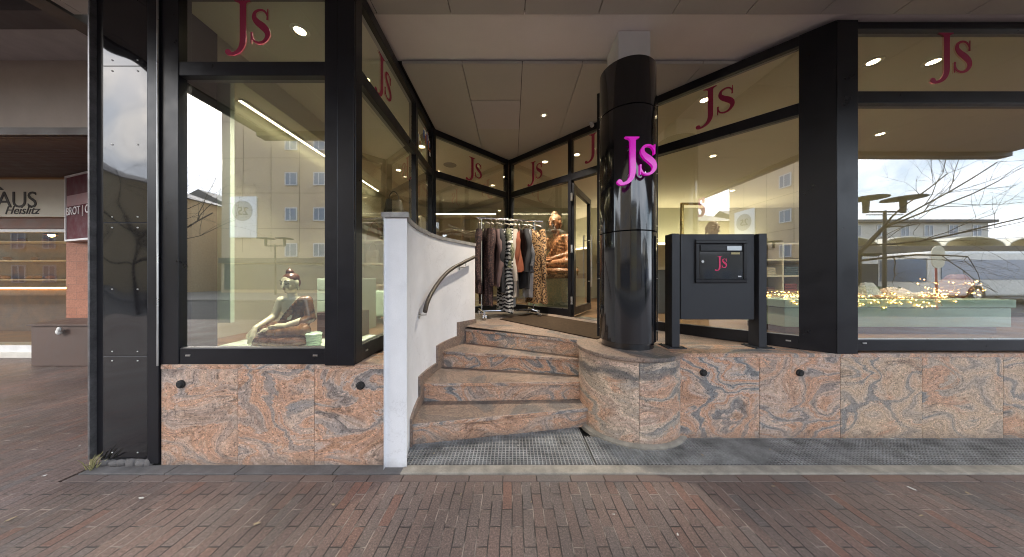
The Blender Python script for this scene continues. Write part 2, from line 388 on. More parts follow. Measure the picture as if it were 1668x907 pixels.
M_FRAME = plain('black window frame', (.009, .009, .012), .33, var=.2, bmp=.02, spec=.35)
M_GLOSSB = plain('black gloss enamel', (.008, .008, .010), .11, var=.1, bmp=0, coat=.6)
def mat_panel():
    m, t, b, n, l = newmat('black glass cladding')
    b.inputs['Base Color'].default_value = (.008, .008, .01, 1)
    co = n.new('ShaderNodeTexCoord').outputs['Object']
    a = tex(n, l, 'ShaderNodeTexNoise', co, Scale=1.6, Detail=1); s = tex(n, l, 'ShaderNodeTexNoise', co, Scale=60, Detail=6, Roughness=.7)
    r = ramp(n, [(.45, .05), (.66, .09), (.78, .25)]); l.new(s.outputs['Fac'], r.inputs['Fac']); l.new(r.outputs['Color'], b.inputs['Roughness'])
    b.inputs['Coat Weight'].default_value = .2; b.inputs['Coat Roughness'].default_value = .03
    b.inputs['Specular IOR Level'].default_value = .5
    x = bump(n, l, b, a.outputs['Fac'], .6, .05); l.new(x.outputs['Normal'], b.inputs['Coat Normal'])
    return m
M_PANEL = mat_panel()
M_POST = plain('anthracite powder coat', (.017, .019, .024), .5, var=.12, bmp=.03)
M_STEEL = plain('brushed steel', (.55, .54, .52), .3, 1, var=.1, bmp=.02)
M_CHROME = plain('chrome', (.75, .75, .76), .12, 1, var=.05, bmp=0)
M_RAIL = plain('weathered bronze rail', (.075, .062, .052), .45, .5, var=.2, bmp=.03)
M_STUC = plain('white render', (.80, .80, .81), .85, var=.07, scale=3, bmp=.25, fine=140)
def _wear(m):
    t = m.node_tree; n = t.nodes; l = t.links; b = n['Principled BSDF']; src = b.inputs['Base Color'].links[0].from_socket
    geo = n.new('ShaderNodeNewGeometry'); sp = n.new('ShaderNodeSeparateXYZ'); l.new(geo.outputs['Position'], sp.inputs[0])
    dn = tex(n, l, 'ShaderNodeTexNoise', geo.outputs['Position'], Scale=10, Detail=7, Roughness=.7)
    dr = ramp(n, [(.0, 0), (.10, .55)]); l.new(math_(n, l, 'SUBTRACT', math_(n, l, 'MULTIPLY', dn.outputs['Fac'], .13), sp.outputs[2]), dr.inputs['Fac'])
    c = mixc(n, l, dr.outputs['Color'], src, (.25, .22, .19))
    sm = tex(n, l, 'ShaderNodeTexNoise', geo.outputs['Position'], Scale=3.2, Detail=8, Roughness=.75); sr = ramp(n, [(.60, 0), (.74, .22)]); l.new(sm.outputs['Fac'], sr.inputs['Fac'])
    c = mixc(n, l, sr.outputs['Color'], c, (.52, .50, .47))
    hc = tex(n, l, 'ShaderNodeTexNoise', geo.outputs['Position'], Scale=1.1, Detail=8, Roughness=.65); hr2 = ramp(n, [(.0, .22), (.0008, .12), (.002, 0)]); l.new(math_(n, l, 'ABSOLUTE', math_(n, l, 'SUBTRACT', hc.outputs['Fac'], .57)), hr2.inputs['Fac'])
    c = mixc(n, l, hr2.outputs['Color'], c, (.3, .28, .26)); l.new(c, b.inputs['Base Color'])
_wear(M_STUC)
M_CAP = plain('grey stone cap', (.34, .33, .31), .55, var=.25, scale=14, bmp=.1)
M_SOFF = plain('soffit board', (.44, .42, .395), .75, var=.05, scale=2, bmp=.05)
M_BEAM = plain('painted beam', (.78, .745, .735), .8, var=.05, scale=2, bmp=.1)
M_ACC = plain('access panel', (.46, .44, .46), .7, var=.04)
M_DARK = plain('dark void', (.02, .02, .02), .9, var=.2)
M_CONC = plain('concrete edging', (.27, .245, .205), .85, var=.35, scale=9, bmp=.4, fine=120)
M_DARKST = plain('grey threshold stone', (.12, .11, .105), .75, var=.3, scale=9, bmp=.3)
M_GRATE = plain('galvanised grating', (.27, .27, .265), .65, .15, var=.55, scale=5, bmp=.2)
M_PIT = plain('grating pit dirt', (.045, .042, .038), .95, var=.4, scale=12, bmp=.3)
M_CRIM = plain('crimson vinyl lettering', (.32, .012, .065), .55, var=.05, bmp=0)
M_PINK = plain('pink vinyl lettering', (.80, .03, .15), .5, var=.05, bmp=0)
M_MAG = plain('magenta acrylic letter', (.70, .01, .56), .22, var=.04, bmp=0, coat=.3)
_b = M_MAG.node_tree.nodes['Principled BSDF']; _b.inputs['Emission Color'].default_value = (.75, .0, .55, 1); _b.inputs['Emission Strength'].default_value = .07   # faint emission added to brighten the magenta of the letters
M_MAT = plain('coir mat', (.05, .035, .024), 1, var=.3, scale=30, bmp=.3, fine=220, spec=.05)
M_RUBB = plain('black rubber', (.015, .015, .015), .7)
M_WALLI = plain('warm cream wall', (.50, .43, .30), .8, var=.05, scale=2)
M_CEILI = plain('shop ceiling', (.52, .48, .39), .85, var=.03, scale=2)
M_WOODF = plain('oak shop floor', (.20, .115, .06), .4, var=.25, scale=4)
M_MINT = plain('mint lacquer', (.46, .62, .49), .38, var=.05)
M_PALE = plain('pale green white board', (.55, .64, .52), .6, var=.05)
M_CREAM = plain('cream lacquer', (.62, .54, .38), .5, var=.06)
M_BROWNW = plain('dark walnut', (.085, .04, .022), .38, var=.35, scale=9)
M_GOLD = plain('brass', (.72, .48, .18), .25, 1, var=.1)
M_LED = emit('led strip', (1, .86, .58), 2.5)
M_LAMP = emit('downlight lamp', (1, .80, .52), 5)
M_TRIM = plain('white lamp trim', (.7, .68, .62), .4)
M_FAIRY = emit('fairy bulb', (1, .52, .13), 3)

def strip_mat(name, stops, kind='wave', scale=20, dist=3, rough=.8, axis='Z', nscale=2, bmp=.2):
    m, t, b, n, l = newmat(name); co = n.new('ShaderNodeTexCoord').outputs['Object']
    if kind == 'wave':
        x = tex(n, l, 'ShaderNodeTexWave', co, Scale=scale, Distortion=dist, Detail=2, **{'Detail Scale': nscale}); x.bands_direction = axis; o = x.outputs['Fac']
    elif kind == 'voronoi':
        x = tex(n, l, 'ShaderNodeTexVoronoi', co, Scale=scale); x.inputs['Randomness'].default_value = 1; o = x.outputs['Distance']
    else:
        x = tex(n, l, 'ShaderNodeTexNoise', co, Scale=scale, Detail=dist); o = x.outputs['Fac']
    r = ramp(n, stops); r.color_ramp.interpolation = 'LINEAR'; l.new(o, r.inputs['Fac']); l.new(r.outputs['Color'], b.inputs['Base Color'])
    b.inputs['Roughness'].default_value = rough
    f = tex(n, l, 'ShaderNodeTexNoise', co, Scale=260, Detail=2); bump(n, l, b, f.outputs['Fac'], bmp, .003)
    return m

# ------------------------------------------------------------------ lettering
def bez(a, b, c, d, k=8):
    o = []
    for i in range(k):
        t = i/k; u = 1-t
        o.append((u**3*a[0]+3*u*u*t*b[0]+3*u*t*t*c[0]+t**3*d[0], u**3*a[1]+3*u*u*t*b[1]+3*u*t*t*c[1]+t**3*d[1]))
    return o
def J_outline():
    p = [(-.13, 1.0), (.25, 1.0), (.25, .975)]
    p += bez((.21, .962), (.165, .945), (.155, .93), (.155, .88), 5)
    p += [(.155, .86), (.155, .12)]
    p += bez((.155, .10), (.15, -.10), (.04, -.27), (-.20, -.285), 9)
    p += bez((-.20, -.285), (-.30, -.29), (-.34, -.24), (-.335, -.19), 6)
    p += bez((-.335, -.19), (-.33, -.12), (-.22, -.12), (-.20, -.19), 6)
    p += bez((-.19, -.215), (-.06, -.20), (.01, -.08), (.01, .10), 8)
    p += [(.01, .12), (.01, .88)]
    p += bez((.01, .90), (.0, .95), (-.05, .965), (-.13, .975), 5)
    return p
def logo(mb, o, u, ex, ey, en, t):
    """a serif J that drops below the line and a small s; o is the foot of the J stem on the s baseline"""
    o = Vector(o); ex = Vector(ex).normalized()*u; ey = Vector(ey).normalized()*u; en = Vector(en).normalized()
    mb.plate(J_outline(), o, ex, ey, en, t)
    sp = catmull([(.655, .56, 0), (.645, .66, 0), (.575, .755, 0), (.47, .775, 0), (.365, .72, 0), (.345, .60, 0), (.42, .49, 0), (.535, .40, 0), (.635, .29, 0), (.655, .165, 0), (.575, .045, 0), (.455, .01, 0), (.345, .05, 0), (.295, .14, 0), (.285, .24, 0)], 5)
    m = len(sp)
    for part in range(1):
        Lp = []; Rp = []
        for i, p in enumerate(sp):
            d = (sp[min(i+1, m-1)]-sp[max(i-1, 0)]).normalized(); q = i/(m-1)
            w = .018+.052*math.exp(-((q-.5)/.17)**2)+.012*(1-abs(2*q-1))
            if q < .05 or q > .95: w = .016
            nrm = V(-d.y, d.x, 0); Lp.append(p+nrm*w); Rp.append(p-nrm*w)
        for i in range(m-1):
            q = [Lp[i], Lp[i+1], Rp[i+1], Rp[i]]
            mb.plate([(a.x, a.y) for a in q], o, ex, ey, en, t)
    # wedge serifs
    mb.plate([(.63, .54), (.675, .54), (.675, .80), (.655, .80)], o, ex, ey, en, t*1.02)
    mb.plate([(.262, -.01), (.285, -.01), (.31, .26), (.262, .26)], o, ex, ey, en, t*1.02)
    return mb

def text_mesh(body, size, o, ex, ey, en, t, mat, name, parent, shear=0, spacing=1.0):
    cu = bpy.data.curves.new('txt', 'FONT'); cu.body = body; cu.size = size; cu.shear = shear; cu.space_character = spacing
    cu.extrude = t/2; cu.resolution_u = 4
    ob = bpy.data.objects.new('txt', cu); COL.objects.link(ob)
    dg = bpy.context.evaluated_depsgraph_get(); me = bpy.data.meshes.new_from_object(ob.evaluated_get(dg))
    bpy.data.objects.remove(ob, do_unlink=True)
    ex, ey, en = Vector(ex).normalized(), Vector(ey).normalized(), Vector(en).normalized()
    off = origin(parent); o = Vector(o)
    for v in me.vertices:
        c = v.co.copy(); v.co = o+ex*c.x+ey*c.y+en*(c.z+t/2)-off
    me.name = name; me.materials.clear(); me.materials.append(mat); me.update()
    n = bpy.data.objects.new(name, me); COL.objects.link(n); n.parent = parent
    return n

# ================================================================== SETTING
def zland(x, y):   # landing falls gently towards the steps
    return .74 if y < 3.0 else min(.815, .74+.05*(y-3.0))
A = (-1.18, 4.13); B = (-.06, 5.25); C = (2.66, 2.56); FL = 2.07; FR = 2.42
ZC = 3.655

# pavement: one sheet with the recess of the gratings left open
g = MB()
g.prism([(-60, -5.2), (60, -5.2), (60, 1.9), (-60, 1.9)], -.2, 0)
g.prism([(-60, 1.9), (-3.13, 1.9), (-3.13, 14), (-60, 14)], -.2, 0)
g.build('pavement', M_PAVE, kind='structure')
MB().box(-400, 400, -400, 400, -.5, -.3).build('ground', plain('earth', (.08, .075, .07), .9), kind='structure')
MB().box(-120, 120, -14, -5.2, -.28, -.12).build('road', plain('asphalt', (.05, .05, .052), .85, var=.3, scale=3, bmp=.4), kind='structure')
MB().box(-120, 120, -60, -14, -.28, 0).build('square', plain('plaza slabs', (.2, .19, .175), .8, var=.2, scale=2), kind='structure')
# border course of longer clinkers along the edging
b = MB(); x = -3.1; i = 0
while x < 9:
    w = .235+random.uniform(-.004, .004); b.cur = random.random(); b.box(x, x+w-.005, 1.903, 1.966, -.05, .003+random.uniform(-.001, .002)); x += w
def mat_seedbrick():
    m, t, bb, n, l = newmat('border clinker')
    at = n.new('ShaderNodeAttribute'); at.attribute_name = 'seed'; co = n.new('ShaderNodeTexCoord').outputs['Object']
    r = ramp(n, [(0, (.12, .088, .077)), (.4, (.15, .105, .088)), (.7, (.135, .112, .10)), (1, (.17, .105, .08))]); l.new(at.outputs['Fac'], r.inputs['Fac'])
    gr = tex(n, l, 'ShaderNodeTexNoise', co, Scale=200, Detail=4, Roughness=.8); gg = ramp(n, [(.3, .5), (.55, 1), (.75, 2)]); l.new(gr.outputs['Fac'], gg.inputs['Fac'])
    l.new(mixc(n, l, .8, r.outputs['Color'], gg.outputs['Color'], 'MULTIPLY'), bb.inputs['Base Color']); bb.inputs['Roughness'].default_value = .65
    bump(n, l, bb, gr.outputs['Fac'], .5, .004); return m
b.build('paving_border', mat_seedbrick(), kind='structure', bevel=.003)
MB().box(-3.1, 9, 1.895, 2.1, -.2, -.006).build('joint_bed', M_PIT, kind='structure')
MB().box(-.80, 9, 1.97, 2.058, -.1, .012).build('edging_kerb', M_CONC, kind='structure', bevel=.008)
b = MB(); x = -3.1
for w in (.62, .5, .7, .49): b.box(x, x+w-.006, 1.972, 2.066, -.1, .006); x += w
b.build('threshold_stones', M_DARKST, kind='structure', bevel=.004)
MB().prism([(-.8, 2.06), (9, 2.06), (9, 2.7), (-.8, 2.7)], -.2, -.06).build('grating_pit', M_PIT, kind='structure')

# gratings
def grate(x0, x1, y0, y1, label):
    root = thing('metal_grating', label, 'grating', ((x0+x1)/2, y0, 0), 'floor gratings along the shop plinth')
    f = MB()
    for a in ((x0, x0+.006, y0, y1), (x1-.006, x1, y0, y1), (x0+.006, x1-.006, y0, y0+.006)): f.box(*a, -.03, .004)
    f.build('frame', M_GRATE, root)
    m = MB(); x = x0+.03
    while x < x1-.015:
        m.box(x-.0035, x+.0035, y0+.006, y1, -.025, .003); x += .0285
    y = y0+.03
    while y < y1:
        m.box(x0+.006, x1-.006, y-.003, y+.003, -.012, .0015); y += .0215
    m.build('bar_mesh', M_GRATE, root)
    return root
grate(-.88, .625, 2.064, 2.72, 'steel floor grating at the foot of the granite stairs')
grate(.64, 3.115, 2.064, 2.45, 'long steel floor grating running round the stone column base')
grate(3.13, 5.6, 2.064, 2.45, 'steel floor grating below the green counter window')

# landing and inner floor
lp = [(.69, 2.98), (-.61, 3.62), (-.54, 3.86), (-.9, 4.0), (-1.2, 4.1), A, B, (2.84, 2.44), (2.84, 2.42), (1.5, 2.43), (1.45, 2.7), (1.15, 3.2)]
def ltop(x, y): return zland(x, y)
lm = MB()
# landing as a fan of quads so that it can slope
ys = [2.425, 2.7, 3.0, 3.3, 3.6, 3.9, 4.2, 4.5, 4.8, 5.2]
def xr(y): return 5.19-y+.05
def xl(y):
    if y < 2.98: return 1.12
    if y < 3.62: return .685+(-.607-.685)*(y-2.98)/.64
    if y < 4.13: return -1.2
    return y-5.31-.05
for i in range(len(ys)-1):
    for (ya, yb) in ((ys[i], ys[i+1]),):
        if ya < 2.98 < yb: cuts = [ya, 2.98, yb]
        elif ya < 3.62 < yb: cuts = [ya, 3.619, 3.621, yb]
        else: cuts = [ya, yb]
        for c0, c1 in zip(cuts, cuts[1:]):
            e = 1e-4
            a0, a1, b0, b1 = xl(c0+e), xl(c1-e), xr(c0), xr(c1)
            lm._add([(a0, c0, zland(0, c0)), (b0, c0, zland(0, c0)), (b1, c1, zland(0, c1)), (a1, c1, zland(0, c1))], [(0, 1, 2, 3)])
            lm._add([(a0, c0, .5), (b0, c0, .5), (b1, c1, .5), (a1, c1, .5)], [(3, 2, 1, 0)])
lm.build('landing', M_GRANT, kind='structure')
inner = [(-3.0, 2.16), (-1.26, 2.16), (-1.26, 4.15), (-.06, 5.36), (2.80, 2.50), (9, 2.50), (9, 8.6), (-3.0, 8.6)]
MB().prism(inner, .5, .79).build('shop_floor', M_WOODF, kind='structure')
MB().prism(inner, 3.6, 3.64).build('shop_ceiling', M_CEILI, kind='structure')
w = MB()
w.box(-3.06, -3.0, 2.2, 8.6, .5, 3.6); w.box(-3.06, 9, 8.6, 8.7, .5, 3.7); w.box(9, 9.1, 2.5, 8.7, .5, 3.7)
w.build('shop_wall', plain('cream green wall', (.42, .41, .31), .8, var=.05, scale=2), kind='structure')
MB().box(-2.999, -2.66, 2.2, 8.5, 3.33, 3.598).build('ceiling_bulkhead', M_CEILI, kind='structure')

# canopy ceiling: boards with open joints, dark void above
cb = MB()
for k in range(-6, 16):
    x0 = -.525+.634*k+.0035; x1 = x0+.634-.007
    x0 = max(x0, -3.77); x1 = min(x1, 9)
    if x1-x0 < .05: continue
    cb.box(x0, x1, -.05, 2.38, ZC+.02, ZC+.05)
    if -1.6 < x0 < 2.9:
        cuts = [2.9, 3.5, 4.2, 5.4] if -.6 < x0 < -.45 else [2.9, 5.4]
        if -.6 < x0 < -.45: cb.box(x0, x1, 2.9, 3.498, ZC, ZC+.03); cb.box(x0, x1, 4.172, 5.4, ZC, ZC+.03)
        else: cb.box(x0, x1, 2.9, 5.4, ZC, ZC+.03)
cb.build('canopy_ceiling', M_SOFF, kind='structure')
MB().box(-.52, .105, 3.502, 4.168, ZC-.002, ZC+.03).build('access_panel', M_ACC, kind='structure')
MB().box(-3.9, 9, -.05, 2.40, ZC+.06, ZC+.1).box(-1.9, 3.2, 2.40, 5.5, ZC+.06, ZC+.1).build('canopy_deck', M_DARK, kind='structure')
MB().box(-1.9, 9, 2.382, 2.92, ZC+.045, ZC+.058).build('ceiling_beam', M_BEAM, kind='structure')
MB().box(-3.95, -3.78, -.12, 3.4, ZC+.0, ZC+.22).box(-3.95, 9, -.22, -.06, ZC-.05, ZC+.5).build('canopy_fascia', plain('dark bronze fascia', (.05, .042, .038), .5), kind='structure')
# upper storeys above the canopy close off the sky
MB().box(-3.0, 9, 2.2, 9, 3.9, 12).build('upper_storey_wall', plain('upper wall', (.4, .36, .3), .85), kind='structure')

# ================================================================== SHOP WINDOWS
def pane_mb(p0, p1, z0, z1, d, t0=0, t1=0):
    """pane whose outer face (normal side -) sits at offset d; outer face gets the reflecting glass"""
    m = MB(); a = V(p0[0], p0[1]); b = V(p1[0], p1[1]); u = (b-a).normalized(); n = V(-u.y, u.x)
    a = a+u*t0; b = b-u*t1
    q = [a+n*d, b+n*d, b+n*(d+.012), a+n*(d+.012)]
    vs = [(p.x, p.y, z0) for p in q]+[(p.x, p.y, z1) for p in q]
    m._add(vs, [(0, 1, 5, 4), (1, 2, 6, 5), (2, 3, 7, 6), (3, 0, 4, 7), (4, 5, 6, 7), (3, 2, 1, 0)]); m.mi = [0, 1, 1, 1, 1, 1]   # closed box, outer face first
    return m

def window(p0, p1, label, zb=.755, jl=.06, jr=.06, rails=(.875, 2.925, 3.03, 3.56), ztop=3.652, logo_at=None, d=.0, depth=.09, caps=True):
    """p0->p1 runs left to right as seen from outside; the inside lies on the left-hand normal side"""
    root = thing('shop_window', label, 'shop window', (p0[0], p0[1], zb))
    L_ = math.hypot(p1[0]-p0[0], p1[1]-p0[1])
    def part(nm, z0, z1, a, b_, dd=0, bev=.004):
        m = MB(); m.wall(p0, p1, d+dd, d+depth, z0, z1, a, b_); return m.build(nm, M_FRAME, root, bevel=bev)
    br = part('bottom_rail', zb, rails[0], jl, jr, .006)
    part('transom', rails[1], rails[2], jl, jr, .004); part('top_rail', rails[3], ztop, jl, jr, .004)
    if jl: part('jamb', zb, ztop, 0, L_-jl)
    if jr: part('jamb', zb, ztop, L_-jr, 0)
    a = V(p0[0], p0[1], 0); u = (V(p1[0], p1[1], 0)-a).normalized(); n = V(-u.y, u.x, 0)
    # glazing beads: thin bright line under the panes
    m = MB()
    for z in (rails[0]+.0005, rails[2]+.0005): m.wall(p0, p1, d+.018, d+.03, z, z+.006, jl, jr)
    m.build('glazing_bead', M_STEEL, root)
    if caps:
        m = MB()
        for s in (jl+.07, L_-jr-.07):
            c = a+u*s; m.wall((c.x-u.x*.018, c.y-u.y*.018), (c.x+u.x*.018, c.y+u.y*.018), d-.001, d+.008, zb+.062, zb+.074)
        m.build('drain_cap', M_STEEL, br)
    p = pane_mb(p0, p1, rails[0], rails[1], d+.03, jl, jr).build('pane', [M_GLASS, M_CLEAR], root)
    p = pane_mb(p0, p1, rails[2], rails[3], d+.03, jl, jr).build('upper_pane', [M_GLASS, M_CLEAR], root)
    if logo_at:
        s, z, u_ = logo_at
        m = MB(); logo(m, a+u*s-n*-(d+.026)+V(0, 0, z), u_, u, (0, 0, 1), -n, .002); m.build('lettering', M_CRIM, p)
    return root

window((-2.63, FL), (-1.17, FL), 'large front window with a seated Buddha figure behind the glass', jl=.13, jr=.235, logo_at=(2.63-2.067, 3.185, .324), ztop=3.652)
window((-1.17, FL+.09), (-1.18, 3.45), 'narrow side window beside the white wall with a red Js at top', d=.0, jl=.0, jr=.05, logo_at=(.36, 3.13, .32))
window((-1.18, 3.45), A, 'narrow side window with a colourful people sticker in its upper pane', jl=.02, jr=.05, caps=False)
window(A, B, 'inner corner window behind the left half of the clothes rack', jl=.05, jr=.06, zb=.80, rails=(.92, 2.925, 3.03, 3.56), logo_at=(.72, 3.13, .32), caps=False)
DP = (.915, 4.275)
window(B, DP, 'inner corner window showing the large brown wooden Buddha', jl=.06, jr=.06, zb=.80, rails=(.92, 2.925, 3.03, 3.56), logo_at=(.56, 3.13, .32), caps=False)
DQ = (1.68, 3.51)
window(DQ, C, 'slanted window behind the letterbox stand', jl=.05, jr=.0, zb=.745, rails=(.865, 2.925, 3.03, 3.56), logo_at=(.66, 3.18, .33), caps=True)
window((3.02, FR), (5.55, FR), 'wide front window with green counter and fairy lights inside', jl=.0, jr=.06, zb=.765, rails=(.862, 2.94, 3.045, 3.59), logo_at=(.80, 3.225, .35))
# sticker of small figures on the second side window
wp = [o for o in bpy.data.objects if o.get('label', '').startswith('narrow side window with')][0]
st = MB(); up = [c for c in wp.children if c.name.startswith('upper_pane')][0]
for k, (yy, zz, hh, mi) in enumerate(((3.62, 3.24, .10, 0), (3.66, 3.30, .07, 1), (3.70, 3.20, .13, 2), (3.75, 3.22, .14, 0), (3.79, 3.29, .08, 1), (3.82, 3.18, .13, 2), (3.86, 3.23, .06, 0), (3.88, 3.12, .05, 1))):
    st.m = mi; st.box(-1.155, -1.151, yy-.022, yy+.022, zz, zz+hh)
    st.m = 1 if mi != 1 else 2; st.box(-1.1545, -1.1505, yy-.012, yy+.012, zz+hh, zz+hh+.03)
st.build('sticker', [plain('sticker blue', (.06, .14, .5), .5), plain('sticker white', (.85, .85, .82), .5), plain('sticker brown', (.4, .12, .08), .5)], up)

# corner post between slanted and front windows
root = thing('corner_post', 'broad black corner post between slanted window and green counter window', 'post', (2.83, 2.45, .74))
MB().prism([(2.662, 2.563), (2.83, FR-.012), (2.83, 2.56), (2.72, 2.62)], .742, ZC).build('slanted_face', M_FRAME, root, bevel=.003)
MB().prism([(2.834, FR-.012), (3.018, FR-.012), (3.018, 2.56), (2.834, 2.56)], .742, ZC).build('front_face', M_FRAME, root, bevel=.003)
root = thing('corner_post', 'black corner post at the left window, in front of the white wall', 'post', (-1.2, FL, .74))
MB().box(-1.395, -1.30, FL-.014, FL-.001, .752, ZC+.1).box(-1.296, -1.172, FL-.02, FL-.002, .752, ZC+.1).build('front_face', M_FRAME, root, bevel=.003)

# threshold and door
root = thing('shop_door', 'glazed black shop door standing open inwards behind the black column', 'door', (DP[0], DP[1], .8))
a = V(DP[0]+.02, DP[1]+.02); e = V(1.47, 5.23)
def leaf(z0, z1, s0, s1, name, m=M_FRAME, dd=(-.03, .03)):
    L_ = (e-a).length
    return MB().wall(a, e, dd[0], dd[1], z0, z1, s0, L_-s1).build(name, m, root, bevel=.003 if m is M_FRAME else 0)
LL = (e-a).length
leaf(.825, 2.88, 0, .10, 'stile'); leaf(.825, 2.88, LL-.10, LL, 'stile'); leaf(.825, .95, .101, LL-.101, 'bottom_rail'); leaf(2.78, 2.88, .101, LL-.101, 'top_rail')
pane_mb(a, e, .95, 2.78, 0, .10, .10).build('pane', [M_GLASS, M_CLEAR], root)
u2 = (e-a).normalized(); n2 = V(u2.y, -u2.x); h0 = a+u2*(LL-.16)+n2*.07
hb = MB().tube([(h0.x, h0.y, 1.25), (h0.x, h0.y, 2.2)], .014, 10)
for z in (1.35, 2.1): hb.tube([(h0.x, h0.y, z), (h0.x-n2.x*.06, h0.y-n2.y*.06, z)], .009, 8)
hb.build('handle', M_STEEL, root, smooth=True)
hm = MB()
for z in (1.0, 1.8, 2.6): hm.cyl((DP[0]+.005, DP[1]-.005, z), (DP[0]+.005, DP[1]-.005, z+.12), .018, n=10)
hm.build('hinge', M_STEEL, root, smooth=True)
root = thing('door_transom', 'black transom with glass pane above the open shop door', 'transom', (DP[0], DP[1], 2.925))
MB().wall(DP, DQ, .004, .09, 2.925, 3.03).build('rail', M_FRAME, root, bevel=.003); MB().wall(DP, DQ, .004, .09, 3.56, 3.652).build('top_rail', M_FRAME, root, bevel=.003)
up = pane_mb(DP, DQ, 3.03, 3.56, .03).build('pane', [M_GLASS, M_CLEAR], root)
u3 = V(.707, -.707, 0); n3 = V(.707, .707, 0)
m = MB(); logo(m, V(DP[0], DP[1], 3.2)+u3*.33+n3*.026, .32, u3, (0, 0, 1), -n3, .002); m.build('lettering', M_CRIM, up)
tag(MB().wall((DP[0]+.06, DP[1]-.06), (DQ[0], DQ[1]), -.02, .16, .77, .808).build('door_threshold', M_STEEL, bevel=.003), 'metal door threshold strip at the shop entrance', 'threshold')

# ================================================================== PLINTHS
def plinth(label, x0, joints, y, zt, knobs, mats, seed0, depth=.12):
    root = thing('granite_plinth', label, 'plinth', (x0, y, 0))
    xs = [x0]+joints
    for i, (a, b_) in enumerate(zip(xs, xs[1:])):
        m = MB(); m.cur = seed0+i; m.box(a+.0015, b_-.0015, y, y+depth, .0, zt-.032)
        m.build('slab', mats[i % len(mats)], root, bevel=.002)
    m = MB(); m.box(xs[0], xs[-1], y+.02, y+depth-.001, .01, zt-.034); m.build('joint_backing', M_DARK, root)
    m = MB(); m.cur = seed0+21
    for i, (a, b_) in enumerate(zip(xs[::2], xs[2::2]+[xs[-1]])):
        if b_ > a: m.cur = seed0+21+i; m.box(a+.001, b_-.001, y-.004, y+.33, zt-.03, zt+.003)
    m.build('coping', M_GRAN, root, bevel=.003)
    for (kx, kz) in knobs:
        k = MB(); k.tube([(kx, y+.002, kz), (kx, y-.012, kz)], .03, 20); k.tube([(kx, y-.010, kz), (kx, y-.022, kz)], [.024, .018], 20)
        k.build('vent_cap', M_RUBB, root, smooth=True)
    return root
plinth('orange and grey granite plinth under the large front window', -2.63, [-2.055, -1.482, -.94], FL, .752, [(-2.475, .61), (-1.132, .60)], [M_GRAN], 3)
plinth('long granite plinth under the green counter window and letterbox stand', 1.42, [2.168, 2.878, 3.594, 4.305, 5.016], FR, .74, [(1.673, .576), (2.517, .576)], [M_GRAN, M_GRAN, M_GRAN2, M_GRAN2, M_GRAN2], 40)
MB().box(5.017, 9, FR, FR+.3, 0, .74).build('shop_plinth_wall', M_GRAN2, kind='structure')
# shelf of stone behind the plinth on the left, up to the white wall
s = MB(); s.cur = 9; s.prism([(-1.165, 2.39), (-.95, 2.39), (-1.05, 3.0), (-.95, 3.6), (-.75, 3.9), (-1.165, 4.05)], .3, .75)
s.build('stone_shelf', M_GRANT, kind='structure')

# ================================================================== STEPS
E = [((-.846, 2.307), (.63, 2.58)), ((-.873, 2.71), (.645, 2.76)), ((-.823, 3.22), (.66, 2.93)), ((-.607, 3.62), (.685, 2.98))]
stairs = thing('granite_stairs', 'curved flight of four orange granite steps up to the shop', 'stairs', (0, 2.5, 0))
def ext(e, l=.10, r=.13):
    a, b_ = V(*e[0]), V(*e[1]); u = (b_-a).normalized(); return a-u*l, b_+u*r
for i, ed in enumerate(E):
    a, b_ = ext(ed); u = (b_-a).normalized(); n = V(-u.y, u.x)
    st = thing('step', None, None); st.parent = stairs; st.location = -stairs.location+V(0, 0, 0)
    z = .185*(i+1)
    r = MB(); r.cur = 60+i*2.3; r.prism([tuple(a+n*.018), tuple(b_+n*.018), tuple(b_+n*.3), tuple(a+n*.3)], 0 if i == 0 else .185*i+.0, z-.034)
    r.build('riser', M_GRAN, st, bevel=.002)
    t = MB(); t.cur = 90+i
    if i < 3:
        c, d = ext(E[i+1]); u2_ = (d-c).normalized(); nn = V(-u2_.y, u2_.x)
        t.prism([tuple(a), tuple(b_), tuple(d+nn*.05), tuple(c+nn*.05)], z-.033, z)
    else:
        t.prism([tuple(a), tuple(b_), tuple(b_+n*.06), tuple(a+n*.06)], z-.033, z+.002)
    t.build('tread', M_GRANT, st, bevel=.004)
    # nosing with the bright granite of the risers
    q = MB(); q.cur = 110+i; q.prism([tuple(a-n*.004), tuple(b_-n*.004), tuple(b_-n*.0002), tuple(a-n*.0002)], z-.031, z-.003)
    q.build('nosing', M_GRAN, st)

# ================================================================== WHITE WALL WITH RAIL
inr = catmull([(-.775, 2.04, 0), (-.83, 2.2, 0), (-.872, 2.45, 0), (-.886, 2.72, 0), (-.868, 3.0, 0), (-.815, 3.25, 0), (-.72, 3.46, 0), (-.615, 3.66, 0), (-.515, 3.86, 0)], 6)
def offs(pts, d):
    o = []
    for i, p in enumerate(pts):
        t = (pts[min(i+1, len(pts)-1)]-pts[max(i-1, 0)]).normalized(); o.append(p+V(-t.y, t.x, 0)*d)
    return o
outr = offs(inr, .16); outr[0] = V(-.938, 2.04, 0)
bw = thing('balustrade_wall', 'curved white rendered wall beside the granite stairs', 'wall', (-.85, 2.04, 0))
poly = [(p.x, p.y) for p in inr]+[(p.x, p.y) for p in outr[::-1]]
m = MB(); m.prism(poly, 0, 1.85); m.build('wall_body', M_STUC, bw, smooth=True, angle=40, bevel=.006)
ci, co_ = offs(inr, -.016), offs(inr, .178)
ci[0] = V(-.757, 2.022, 0); co_[0] = V(-.957, 2.022, 0)
MB().prism([(p.x, p.y) for p in ci]+[(p.x, p.y) for p in co_[::-1]], 1.85, 1.888).build('coping', M_CAP, bw, bevel=.004)
